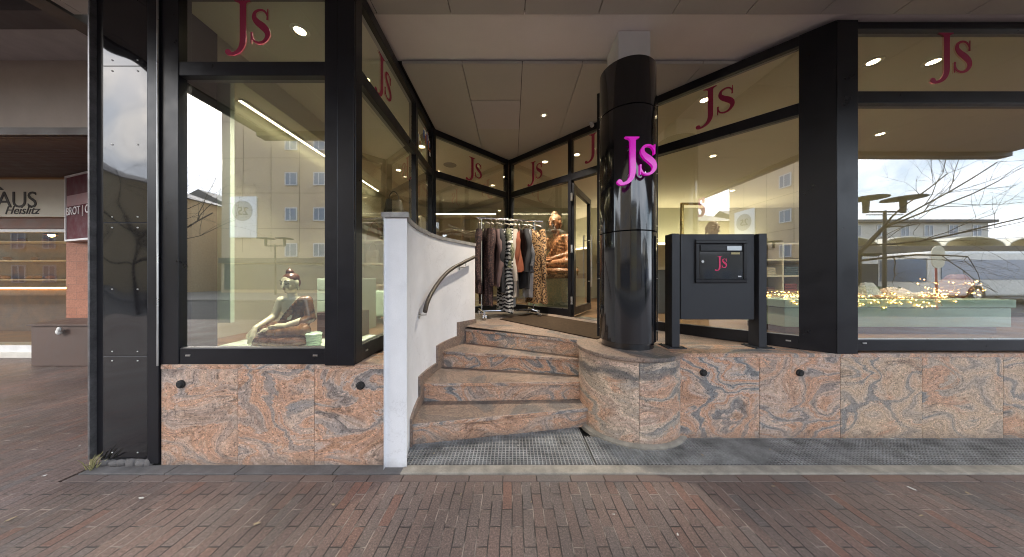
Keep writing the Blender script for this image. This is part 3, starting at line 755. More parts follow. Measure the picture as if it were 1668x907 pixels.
# stepped granite skirting on the stair side
def at_y(y, pts=inr):
    for p, q in zip(pts, pts[1:]):
        if p.y <= y <= q.y: return p+(q-p)*((y-p.y)/(q.y-p.y))
    return pts[-1]
sk = offs(inr, -.02)
segs = [(2.29, 2.60, .235, .285), (2.60, 3.10, .475, .455), (3.10, 3.50, .645, .675), (3.50, 3.86, .845, .835)]
m = MB()
for k, (y0, y1, za, zb) in enumerate(segs):
    m.cur = 130+k; nseg = 6
    for j in range(nseg):
        ya, yb = y0+(y1-y0)*j/nseg, y0+(y1-y0)*(j+1)/nseg
        z0_, z1_ = za+(zb-za)*j/nseg, za+(zb-za)*(j+1)/nseg
        p, q = at_y(ya), at_y(yb); P, Q = at_y(ya, sk), at_y(yb, sk)
        lo = max(0, z1_-.35)
        m._add([(P.x, P.y, lo), (Q.x, Q.y, lo), (Q.x, Q.y, z1_), (P.x, P.y, z0_), (p.x, p.y, lo), (q.x, q.y, lo), (q.x, q.y, z1_), (p.x, p.y, z0_)],
               [(0, 1, 2, 3), (3, 2, 6, 7), (0, 3, 7, 4), (1, 5, 6, 2)])
m.build('skirting', M_GRANT, bw)
# handrail
hr = [(2.58, 1.09), (2.66, 1.17), (2.82, 1.265), (3.05, 1.385), (3.28, 1.505), (3.5, 1.60), (3.72, 1.69)]
sk2 = offs(inr, -.07); pts = []
for y, z in hr:
    p = at_y(y, sk2); pts.append((p.x, p.y, z))
rail = MB().tube(catmull(pts, 6), .021, 12).build('handrail', M_RAIL, bw, smooth=True, angle=60)
m = MB()
for y, z in ((2.62, 1.11), (3.55, 1.60)):
    p = at_y(y, sk2); q = at_y(y)
    m.tube([(p.x, p.y, z), (p.x, p.y, z-.055), (q.x+.004, q.y, z-.06)], .007, 8)
    t = (V(q.x-p.x, q.y-p.y, 0)).normalized(); m.tube([V(q.x, q.y, z-.06)-t*.008, V(q.x, q.y, z-.06)+t*.004], .03, 14)
m.build('bracket', M_STEEL, rail, smooth=True)

# ================================================================== COLUMN
CX, CY = 1.15, 2.76
cb_ = thing('column_base', 'round cream granite drum under the black column', 'column base', (CX, CY, 0))
for k, (a0, a1) in enumerate(((150, 258.5), (259, 318.5), (319, 350))):
    m = MB(); m.cur = [7.3, 2.2, 12.1][k]; n_ = 24; arc = [(CX+.47*math.cos(R(a0+(a1-a0)*i/n_)), CY+.47*math.sin(R(a0+(a1-a0)*i/n_))) for i in range(n_+1)]
    arc2 = [(CX+.40*math.cos(R(a0+(a1-a0)*i/n_)), CY+.40*math.sin(R(a0+(a1-a0)*i/n_))) for i in range(n_+1)][::-1]
    m.prism(arc+arc2, .02, .703); m.build('drum_slab', M_GRANB, cb_, smooth=True)
MB().lathe([(.455, .03), (.455, .70)], CX, CY, 64).build('drum_core', M_DARK, cb_, smooth=True)
m = MB(); m.cur = 31; m.lathe([(.462, .706), (.488, .706), (.492, .711), (.492, .737), (.487, .7415), (.2, .7425)], CX, CY, 96); m.build('top_slab', M_GRANT, cb_, smooth=True)
MB().lathe([(.512, -.02), (.512, .014), (.495, .024), (.46, .026)], CX, CY, 72, cap=False).build('foot_ring', M_CONC, cb_, smooth=True)
col = thing('black_column', 'glossy black round column with magenta letters on it', 'column', (CX, CY, .742))
RC = .262
def shell(z0, z1, name):
    return MB().lathe([(RC-.01, z0), (RC, z0+.004), (RC, z1-.004), (RC-.01, z1)], CX, CY, 96).build(name, M_GLOSSB, col, smooth=True)
shell(.80, 1.837, 'cladding'); shell(1.841, 2.99, 'cladding'); shell(2.994, 3.43, 'cladding')
MB().lathe([(RC-.02, .742), (RC-.02, .80)], CX, CY, 72).build('foot_ring', M_GLOSSB, col, smooth=True)
m = MB()
for ang in (R(22.6)+math.pi, R(22.6)):   # the two clamp flanges where the half shells meet
    dx, dy = math.cos(-ang), math.sin(-ang)
    pass
vd = V(CX, CY).normalized(); sd_ = V(vd.y, -vd.x)
for s_ in (-1, 1):
    c = V(CX, CY)+vd*.02+sd_*s_*(RC+.008)
    m.wall((c-sd_*.02), (c+sd_*.004), -.006, .006, .80, 3.33 if s_ < 0 else 3.15)
m.build('clamp_flange', M_FRAME, col)
m = MB()
for z in (.9, 1.4, 1.78, 1.9, 2.4, 2.93, 3.05):
    for s_ in (-1, 1):
        c = V(CX, CY)-vd*.03+sd_*s_*(RC+.001); m.ell((c.x, c.y, z), (.005, .005, .005), nu=8, nv=6)
m.build('bolt', M_STEEL, col, smooth=True)
MB().box(.985, 1.285, 2.56, 2.86, 3.30, ZC+.043).build('core_pillar', plain('white column paint', (.70, .69, .68), .8, var=.05, scale=4, bmp=.15), col, bevel=.006)
m = MB(); o_ = V(1.035, 2.452, 2.315); ex = V(1, .0, 0)
logo(m, o_, .33, ex, (0, 0, 1), (0, -1, 0), .03); m.build('lettering', M_MAG, col, bevel=.0)
m = MB()
for dx, dz in ((.02, .25), (.02, .02), (.15, .2), (.15, .03)): m.cyl((o_.x+dx, o_.y, o_.z+dz), (o_.x+dx, o_.y+.075, o_.z+dz), .006, n=8)
m.build('standoff', M_STEEL, col)

# ================================================================== LETTERBOX STAND
lb = thing('letterbox_stand', 'anthracite letterbox stand with two posts beside the black column', 'letterbox', (1.97, 2.66, .742))
for x0 in (1.505, 2.325):
    p = MB().box(x0, x0+.075, 2.60, 2.72, .752, 1.824).build('post', M_POST, lb, bevel=.004)
    f = MB().box(x0-.05, x0+.125, 2.57, 2.75, .7435, .752)
    for dx in (-.03, .105):
        for dy in (2.59, 2.73): f.cyl((x0+dx, dy, .752), (x0+dx, dy, .76), .008, n=8)
    f.build('foot_plate', M_POST, p, bevel=.002)
pn = MB().box(1.603, 2.303, 2.625, 2.69, 1.01, 1.822).build('panel', M_POST, lb, bevel=.003)
X0, X1, Z0, Z1 = 1.735, 2.222, 1.358, 1.765; yb = 2.625
fr = MB()
w_ = .035
for (ax0, ax1, az0, az1) in ((X0, X1, Z1-w_, Z1), (X0, X1, Z0, Z0+w_), (X0, X0+w_, Z0+w_, Z1-w_), (X1-w_, X1, Z0+w_, Z1-w_)): fr.box(ax0, ax1, yb-.018, yb-.001, az0, az1)
bx_ = fr.build('letterbox_frame', M_FRAME, lb, bevel=.006)
dr = MB().box(X0+w_+.003, X1-w_-.003, yb-.012, yb-.001, Z0+w_+.003, Z1-.11).build('letterbox_door', M_GLOSSB, lb, bevel=.002)
sl = MB().box(X0+w_+.012, X1-w_-.008, yb-.014, yb-.001, Z1-.105, Z1-.045).build('letter_flap', M_FRAME, lb, bevel=.003)
MB().box(X1-w_-.155, X1-w_-.018, yb-.017, yb-.0135, Z1-.10, Z1-.058).build('nameplate', plain('etched nameplate', (.45, .47, .48), .35, .6), sl)
MB().box(X1-w_-.115, X1-w_-.035, yb-.0155, yb-.0115, Z1-.137, Z1-.119).build('small_plate', plain('yellowed plate', (.5, .43, .2), .4), dr)
MB().cyl((X0+w_+.03, yb-.011, 1.56), (X0+w_+.03, yb-.019, 1.56), .013, n=16).build('lock', M_CHROME, dr, smooth=True)
MB().box(X1-w_-.05, X1-w_-.02, yb-.0145, yb-.0115, Z0+w_+.02, Z0+w_+.032).build('maker_badge', plain('white badge', (.7, .7, .7), .4), dr)
m = MB(); logo(m, V(1.955, yb-.0122, 1.502), .108, (1, 0, 0), (0, 0, 1), (0, -1, 0), .002); m.build('lettering', M_PINK, dr)

# ================================================================== BLACK PILLAR
bp = thing('black_pillar', 'tall black pillar of riveted glossy panels at the shop corner', 'pillar', (-2.87, FL, 0))
MB().box(-3.10, -2.655, FL+.012, FL+.42, .03, 3.9).build('core', M_DARK, bp)
for z0, z1 in ((.055, .818), (.822, 1.816), (1.82, 2.985), (2.989, 3.9)):
    MB().box(-3.055, -2.725, FL-.006, FL+.011, z0, z1).build('cladding_panel', M_PANEL, bp, bevel=.0015)
MB().box(-3.12, -3.06, FL+.005, FL+.43, .06, 3.9).build('edge_trim', M_FRAME, bp, bevel=.002)
MB().box(-3.135, -3.121, FL-.03, FL+.02, .06, 3.9).build('corner_bead', plain('worn steel bead', (.22, .21, .21), .4, .7, var=.4, scale=8), bp, bevel=.002)
MB().box(-2.718, -2.635, FL-.012, FL+.05, .02, 3.9).build('joint_post', M_FRAME, bp, bevel=.003)
MB().cyl((-2.638, FL-.014, .75), (-2.638, FL-.014, 3.6), .006, n=8).build('bright_bead', M_STEEL, bp)
m = MB()
for z in (.1, .785, .855, 1.32, 1.78, 1.86, 2.40, 2.95, 3.03):
    for x in (-2.985, -2.795): m.ell((x, FL-.007, z), (.0055, .005, .0055), nu=8, nv=6)
m.build('rivet', M_STEEL, bp, smooth=True)
m = MB(); random.seed(3)
for k in range(9):
    x = -3.04+.04*k; m.ell((x, FL+.0+random.uniform(-.01, .02), .02), (.03+random.random()*.02, .025, .02+random.random()*.02), nu=8, nv=5)
m.build('crumbling_foot', M_DARKST, bp, smooth=True)
m = MB()
for k in range(14):
    x = -3.09+random.uniform(-.02, .03); y = FL-.05+random.uniform(-.015, .02); a = random.uniform(0, 6.3); t = random.uniform(.04, .12)
    m.tube([(x, y, 0), (x+.02*math.cos(a), y+.02*math.sin(a), t*.6), (x+.05*math.cos(a), y+.05*math.sin(a), t)], [.003, .003, .001], 4)
tag(m.build('weed_tuft', plain('dry weed', (.33, .30, .14), .8)), 'small dry yellow weed growing at the black pillar foot', 'weed')

# ================================================================== DOOR MAT
e1 = V(.707, .707); e2 = V(.707, -.707); P0 = V(-.18, 4.08)
q = [P0, P0+e1*.72, P0+e1*.72+e2*1.55, P0+e2*1.55]
m = MB(); m.prism([tuple(p) for p in q], lambda x, y: zland(x, y)+.001, lambda x, y: zland(x, y)+.012)
bm_ = m.build('door_mat', M_MAT); tag(bm_, 'flat brown coir door mat lying on the landing', 'doormat')

# ================================================================== LAMPS
def downlight(x, y, z, watts, label, group, lamp=True, r=.045):
    root = thing('downlight', label, 'downlight', (x, y, z), group)
    MB().lathe([(r+.028, z-.006), (r+.03, z-.001), (r+.002, z-.001), (r, z-.007)], x, y, 24, cap=False).build('trim_ring', M_TRIM, root, smooth=True)
    MB().lathe([(r, z-.005), (.001, z-.0055)], x, y, 20, cap=False).build('lamp_disc', M_LAMP, root)
    if lamp:
        ld = bpy.data.lights.new('spot', 'AREA'); ld.shape = 'DISK'; ld.size = r*2.2; ld.energy = watts; ld.color = (1, .88, .72)
        ld.spread = R(100)
        lo = bpy.data.objects.new('lamp_light', ld); COL.objects.link(lo); lo.parent = root; lo.location = (0, 0, -.012)
    return root
PW = 3.2
for x, y, lab in ((-1.88, 2.45, 'recessed ceiling spot just inside the large front window'), (-1.62, 3.05, 'recessed ceiling spot inside the narrow side window with red Js'),
                  (-2.3, 5.6, 'recessed ceiling spot deep in the handbag room'), (-1.5, 4.6, 'recessed ceiling spot near the black handbag shelf'),
                  (-.9, 6.4, 'recessed ceiling spot behind the inner corner window left of the rack'), (.62, 5.2, 'recessed ceiling spot above the large wooden Buddha'),
                  (1.15, 4.9, 'recessed ceiling spot over the open shop door'), (2.37, 3.4, 'recessed ceiling spot behind the Js of the slanted window'),
                  (3.6, 4.95, 'recessed ceiling spot behind the lower glass of the slanted window'), (3.66, 2.8, 'first recessed spot from the corner post in the green counter window'),
                  (4.27, 2.8, 'recessed spot next to the Js in the green counter window'), (5.5, 6.9, 'recessed ceiling spot far back behind the letterbox stand'),
                  (2.6, 6.6, 'recessed ceiling spot far back behind the black column'), (5.6, 4.2, 'recessed ceiling spot deep behind the green counter')):
    downlight(x, y, 3.6, PW*(3.2 if 'front window' in lab else 2.2 if 'large' in lab or 'handbag shelf' in lab else 1), lab, 'recessed spots in the shop ceiling')
downlight(.44, 3.81, ZC, 9, 'recessed spot in the canopy ceiling above the clothes rack', None, r=.022)
root = thing('led_strip', 'slanting line of light along the left shop wall above the Buddha', 'light strip', (-2.9, 3.0, 3.3))
MB().box(-2.925, -2.885, 2.95, 6.0, 3.30, 3.329).build('channel', M_TRIM, root); MB().box(-2.92, -2.89, 2.95, 6.0, 3.293, 3.30).build('diffuser', M_LED, root)
root = thing('led_strip', 'level line of light over the back shelves, above the clothes rack', 'light strip', (-1.4, 7.8, 3.2))
MB().box(-2.4, -.45, 7.75, 7.8, 3.2, 3.225).build('channel', M_TRIM, root); MB().box(-2.4, -.45, 7.742, 7.75, 3.2, 3.222).build('diffuser', M_LED, root)
m = MB(); m.lathe([(.12, 3.594), (.125, 3.599), (.0, 3.599)], -1.2, 5.35, 28); tag(m.build('ceiling_speaker', plain('speaker cloth', (.16, .15, .13), .8)), 'round grey loudspeaker set flush in the shop ceiling', 'speaker')
m = MB(); m.lathe([(.03, ZC-.001), (.03, ZC-.02), (.012, ZC-.05), (.0, ZC-.055)], 1.15, 4.0, 16); m.ell((1.15, 3.97, ZC-.055), (.03, .035, .025), nu=12, nv=8)
tag(m.build('motion_sensor', plain('white plastic', (.6, .6, .6), .4), smooth=True), 'small white sensor on the canopy ceiling left of the column', 'sensor')
# ================================================================== CLOTHES RACK
RA, RB = V(-.47, 4.28, 0), V(.35, 4.50, 0); ru = (RB-RA).normalized(); rn = V(-ru.y, ru.x, 0)   # rn points to the back
rk = thing('clothes_rack', 'chrome clothes rack on castors full of patterned garments', 'clothes rack', (-.06, 4.39, .8))
RT = 2.335
zf = .795
m = MB().tube([RA-ru*.08+V(0, 0, RT), RB+ru*.16+V(0, 0, RT)], .016, 12); m.build('rail', M_CHROME, rk, smooth=True)
for p in (RA, RB):
    up_ = MB().tube([p+V(0, 0, zf+.11), p+V(0, 0, RT)], .012, 10).build('upright', M_CHROME, rk, smooth=True)
    MB().tube([p-rn*.26+V(0, 0, zf+.10), p+rn*.26+V(0, 0, zf+.10)], .016, 10).build('foot_bar', M_CHROME, rk, smooth=True)
    for s_ in (-1, 1):
        c = p+rn*s_*.25; k = MB()
        k.tube([c+V(0, 0, zf+.095), c+V(0, 0, zf+.06)], .008, 8); k.box(c.x-.018, c.x+.018, c.y-.012, c.y+.012, zf+.045, zf+.08)
        ca = k.build('castor', M_CHROME, rk, bevel=.002)
        w_ = MB()
        for d in (-.02, .02): w_.tube([c+ru*(d-.009)+V(0, 0, zf+.037), c+ru*(d+.009)+V(0, 0, zf+.037)], .036, 18)
        w_.build('wheel', M_CHROME, ca, smooth=True)
MB().tube([RA+V(0, 0, zf+.10), RB+V(0, 0, zf+.10)], .016, 10).build('base_bar', M_CHROME, rk, smooth=True)

G_TWEED = strip_mat('speckled brown tweed', [(.0, (.26, .16, .13)), (.22, (.11, .055, .045)), (.5, (.045, .02, .018)), (.8, (.015, .008, .009))], 'voronoi', 42)
G_ROSE = strip_mat('dusty rose cloth', [(.3, (.13, .08, .075)), (.7, (.20, .13, .12))], 'noise', 8, 4)
G_BLACK = strip_mat('black cloth', [(.3, (.010, .010, .012)), (.7, (.022, .021, .024))], 'noise', 10, 4)
G_ZEBRA = strip_mat('zebra print', [(.44, (.012, .012, .014)), (.52, (.62, .60, .57))], 'wave', 5.5, 7, nscale=1.3)
G_ZEB2 = strip_mat('wide zebra print', [(.45, (.012, .012, .014)), (.52, (.60, .59, .57))], 'wave', 4.2, 4, nscale=1.2)
G_CAMO = strip_mat('green mottled print', [(.35, (.04, .045, .025)), (.45, (.13, .14, .07)), (.52, (.30, .29, .18)), (.58, (.07, .075, .045)), (.7, (.22, .22, .14))], 'noise', 16, 3)
G_DENIM = strip_mat('pale washed denim', [(.3, (.22, .26, .30)), (.5, (.36, .41, .45)), (.7, (.48, .52, .55))], 'noise', 9, 6)
G_CREAM = strip_mat('cream wool', [(.3, (.42, .36, .30)), (.7, (.52, .46, .39))], 'noise', 7, 4)
G_RUST = strip_mat('rust ribbed knit', [(.3, (.14, .035, .015)), (.6, (.30, .085, .035))], 'wave', 45, .6, axis='Z')
G_DOT = strip_mat('grey dotted cloth', [(.12, (.42, .42, .43)), (.22, (.13, .13, .14)), (.6, (.10, .10, .11))], 'voronoi', 45)
G_GREY = strip_mat('pale grey cloth', [(.3, (.36, .35, .35)), (.7, (.5, .49, .49))], 'noise', 9, 4)
G_LEO = strip_mat('leopard print', [(.0, (.30, .13, .045)), (.20, (.10, .045, .02)), (.30, (.020, .011, .008)), (.43, (.025, .014, .010)), (.50, (.42, .24, .105)), (.8, (.50, .31, .15))], 'voronoi', 36)
M_HANG = plain('pale wooden hanger', (.6, .55, .47), .45)

def garment(name, label, cat, mat, t, top, length, half, thick, yaw=0, sleeve=.6, flare=1.15, seed=0, mat2=None, hem=None, lean=0, sleeve_out=.05, sr=.045):
    rnd = random.Random(seed); yaw = yaw*1.9; thick *= 1.2; drift = rnd.uniform(-.035, .035)
    base = RA+ru*t
    root = thing(name, label, cat, (base.x, base.y, RT-.02), 'garments hanging on the rack')
    root.rotation_euler = (0, lean, math.atan2(ru.y, ru.x)+R(yaw))
    # local frame: x along the rail, -y to the viewer
    m = MB(); n = 28; rings = 26; ph = [rnd.uniform(0, 6.3) for _ in range(6)]; amp = thick*.48
    for i in range(rings+1):
        q = i/rings; z = -top-length*q
        sh = min(1, (q/.10))**.6 if q < .10 else 1
        hy = half*(.30+.70*sh)*(1+(flare-1)*q)
        th = thick*(.55+.45*min(1, q/.12))*(1+.35*(flare-1)*q)
        zz = -top-.02 if i == 0 else z
        for k in range(n):
            a = 2*math.pi*k/n; c, s = math.cos(a), math.sin(a)
            y = hy*math.copysign(abs(s)**.8, s); x = th*math.copysign(abs(c)**.7, c)
            fold = amp*q**.7*(math.sin(5*a+ph[0]+2*q)+.6*math.sin(9*a+ph[1]-3*q)+.5*math.sin(3*a+ph[2]+5*q))
            x += fold*(1 if c > 0 else .6); y += fold*.6
            dz = -.012*math.sin(4*a+ph[3])*(q > .97)-.035*abs(s)*(q < .12)*(1-q/.12)*2.2
            m.v.append((x+.016*math.sin(3.5*q+ph[4])+drift*q*q, y, zz+dz))
    for i in range(rings):
        for k in range(n):
            k2 = (k+1) % n; m.f.append([i*n+k, i*n+k2, (i+1)*n+k2, (i+1)*n+k]); m.sd.append(0); m.mi.append(0)
    m.f.append(list(range(n))); m.sd.append(0); m.mi.append(0)
    m.f.append([rings*n+k for k in range(n)][::-1]); m.sd.append(0); m.mi.append(0)
    body = m.build('garment_body', mat, root, smooth=True, angle=70, world=False)
    if sleeve:
        for s_ in (-1, 1):
            sl = MB(); pts = []; rad = []
            for i in range(13):
                q = i/12
                pts.append((.02*math.sin(6*q+ph[5])+drift*q+s_*.010, s_*(half*(.80+.10*min(1, q*4))+sleeve_out*math.sin(min(1, q*1.4)*1.5)), -top-.07-sleeve*q))
                rad.append(sr*(1.15-.35*q)*(1+.10*math.sin(14*q+ph[1])+.06*math.sin(31*q+ph[2])))
            sl.tube(pts, rad, 12); sl.build('sleeve', mat2 or mat, root, smooth=True, angle=70, world=False)
    if hem:
        hm_, h0_, hl = hem; hb_ = MB()
        b0 = len(hb_.v); nn = 24
        for i in range(9):
            q = i/8
            for k in range(nn):
                a = 2*math.pi*k/nn
                hb_.v.append((thick*.8*math.cos(a)*(1+.3*q)+thick*.25*math.sin(5*a+ph[0])*q, half*.85*math.sin(a)*(1+.22*q), -h0_-hl*q))
        for i in range(8):
            for k in range(nn):
                k2 = (k+1) % nn; hb_.f.append([i*nn+k, i*nn+k2, (i+1)*nn+k2, (i+1)*nn+k]); hb_.sd.append(0); hb_.mi.append(0)
        hb_.f.append([8*nn+k for k in range(nn)]); hb_.sd.append(0); hb_.mi.append(0)
        hb_.build('lower_layer', hm_, root, smooth=True, angle=70, world=False)
    return root
GS = [
 ('coat', 'dark brown speckled coat at the left end of the rack, outside the upright', 'coat', G_TWEED, -.04, .12, 1.02, .21, .035, -6, .75, 1.2, None, None),
 ('dress', 'long speckled brown dress with a rust coloured hem', 'dress', G_TWEED, .07, .10, 1.22, .20, .045, 5, .85, 1.15, None, (strip_mat('rust hem', [(.3, (.12, .03, .012)), (.7, (.2, .06, .03))], 'noise', 12), 1.20, .11)),
 ('jacket', 'speckled brown jacket with wide sleeve, left of the rose blouse', 'jacket', G_TWEED, .155, .10, .82, .22, .040, -4, .80, 1.1, None, None),
 ('blouse', 'dusty rose blouse hanging beside the brown speckled garments', 'blouse', G_ROSE, .235, .11, .92, .20, .026, 4, .80, 1.1, None, None),
 ('cardigan', 'black cardigan squeezed between rose blouse and zebra dress', 'cardigan', G_BLACK, .285, .10, 1.02, .20, .026, -3, .6, 1.1, None, None),
 ('dress', 'long zebra striped dress in the middle of the rack', 'dress', G_ZEBRA, .365, .10, 1.34, .20, .045, 8, .62, 1.25, None, (G_ZEB2, 1.16, .22)),
 ('blouse', 'green mottled print blouse beside the zebra dress', 'blouse', G_CAMO, .455, .10, .72, .21, .034, -6, .58, 1.08, None, None),
 ('jeans', 'pale washed jeans hanging under the green blouse', 'jeans', G_DENIM, .472, .62, .74, .13, .040, 6, 0, .9, None, None),
 ('coat', 'cream wool coat with wide lapel right of the green blouse', 'coat', G_CREAM, .535, .10, 1.10, .21, .026, -10, .78, 1.1, None, None),
 ('jumper', 'rust orange ribbed jumper in the right half of the rack', 'jumper', G_RUST, .60, .11, .70, .20, .040, -14, .60, 1.05, None, None),
 ('coat', 'black coat behind the rust jumper', 'coat', G_BLACK, .665, .09, .98, .22, .038, 4, .65, 1.1, None, None),
 ('trousers', 'pale grey trousers with turn ups hanging low on the rack', 'trousers', G_GREY, .735, .55, .66, .14, .042, 5, 0, .95, None, None),
 ('shirt', 'grey dotted shirt next to the leopard coat', 'shirt', G_DOT, .765, .10, .72, .20, .030, -6, .55, 1.05, None, None),
 ('coat', 'long leopard print coat at the right end of the rack', 'coat', G_LEO, .865, .09, 1.22, .22, .050, 10, .72, 1.12, None, None)]
hang0 = None
for i, (nm, lab, cat, mt_, t, top, ln, half, th, yaw, sv, fl, m2, hem) in enumerate(GS):
    garment(nm, lab, cat, mt_, t, top, ln, half, th, yaw, sv, fl, i+11, m2, hem)
    # hanger
    if hang0 is None:
        h = MB(); h.tube(catmull([(0, .0, .012), (0, .02, .022), (0, .024, .038), (0, 0, .05), (0, -.02, .036)][::-1]+[(0, 0, -.01), (0, 0, -.045)], 5), .0025, 6)
        hang0 = thing('coat_hanger', 'pale coat hanger hooked over the chrome rail of the rack', 'coat hanger', (0, 0, 0), 'coat hangers on the rack rail')
        h.build('hook', M_CHROME, hang0, smooth=True, world=False)
        h = MB(); h.tube(catmull([(0, -.22, -.105), (0, -.12, -.07), (0, 0, -.045), (0, .12, -.07), (0, .22, -.105)], 5), .011, 8); h.build('shoulder_bar', M_HANG, hang0, smooth=True, world=False)
        hh = hang0
    else: hh = copy_tree(hang0)
    p = RA+ru*t; hh.location = (p.x, p.y, RT-.025); hh.rotation_euler = (0, 0, math.atan2(ru.y, ru.x)+R(yaw))

# ================================================================== BUDDHA STATUES
M_SKIN = plain('cream glazed skin', (.70, .66, .48), .35, var=.06, bmp=.02, coat=.3)
M_ROBE = plain('gold brown lacquer robe', (.15, .070, .025), .2, var=.7, scale=14, bmp=.05, coat=.6)
M_HAIR = plain('reddish brown lacquer hair', (.13, .05, .028), .3, var=.3, coat=.4)
M_BASE = plain('marbled brown base', (.16, .07, .035), .28, var=.7, scale=16, coat=.5)
M_WOODB = plain('carved brown wood', (.27, .105, .04), .42, var=.3, scale=7, bmp=.12)
def cap(m, p0, p1, r0, r1, n=5):
    p0, p1 = Vector(p0), Vector(p1)
    for i in range(n+1):
        q = i/n; m.ell(p0.lerp(p1, q), (r0+(r1-r0)*q,)*3, nu=14, nv=10)
def hand(m, wrist, d, side, k=1.0, curl=.3):
    """palm plus five unequal fingers running along d"""
    w = Vector(wrist); d = Vector(d).normalized(); s_ = Vector(side).normalized(); u = s_.cross(d).normalized()
    for i in range(4): m.ell(w+d*(.012+.012*i)*k, (.021*k, .021*k, .017*k))
    for j, (o_, ln) in enumerate(((-.022, .058), (-.008, .068), (.007, .064), (.021, .050))):
        b0 = w+d*.05*k+s_*o_*k; b1 = b0+(d+u*curl*.4).normalized()*ln*.5*k; b2 = b1+(d+u*curl).normalized()*ln*.5*k
        cap(m, b0, b1, .0085*k, .008*k, 4); cap(m, b1, b2, .008*k, .0062*k, 4)
    t0 = w+d*.018*k-s_*.022*k; t1 = t0+(d*.6-s_*.5).normalized()*.035*k; cap(m, t0, t1, .011*k, .009*k, 4); cap(m, t1, t1+d*.025*k, .009*k, .007*k, 3)
def head(m, c, k=1.0, tilt=.18):
    c = Vector(c); rx = Matrix.Rotation(tilt, 3, 'X')
    def P(x, y, z): return c+rx @ V(x*k, y*k, z*k)
    m.ell(P(0, 0, .012), (.060*k, .068*k, .074*k), rot=rx); m.ell(P(0, -.014, -.035), (.047*k, .050*k, .048*k), rot=rx)
    m.ell(P(0, -.052, -.066), (.018*k, .014*k, .014*k))                     # chin
    cap(m, P(0, -.066, .022), P(0, -.078, -.014), .0075*k, .013*k, 5)        # nose
    for s_ in (-1, 1):
        m.ell(P(s_*.010, -.070, -.016), (.008*k, .008*k, .006*k))
        m.ell(P(s_*.026, -.057, .010), (.016*k, .011*k, .007*k))              # lowered lids
        m.ell(P(s_*.028, -.058, .030), (.021*k, .009*k, .005*k))              # brows
        m.ell(P(s_*.033, -.044, -.020), (.016*k, .018*k, .018*k))             # cheeks
        m.ell(P(s_*.062, .006, .000), (.009*k, .016*k, .026*k)); m.ell(P(s_*.060, .004, -.040), (.008*k, .010*k, .026*k))   # long ears
    m.ell(P(0, -.063, -.034), (.019*k, .010*k, .0055*k)); m.ell(P(0, -.061, -.044), (.015*k, .010*k, .006*k))               # lips
LIPS = plain('faded red lips', (.30, .12, .08), .5)
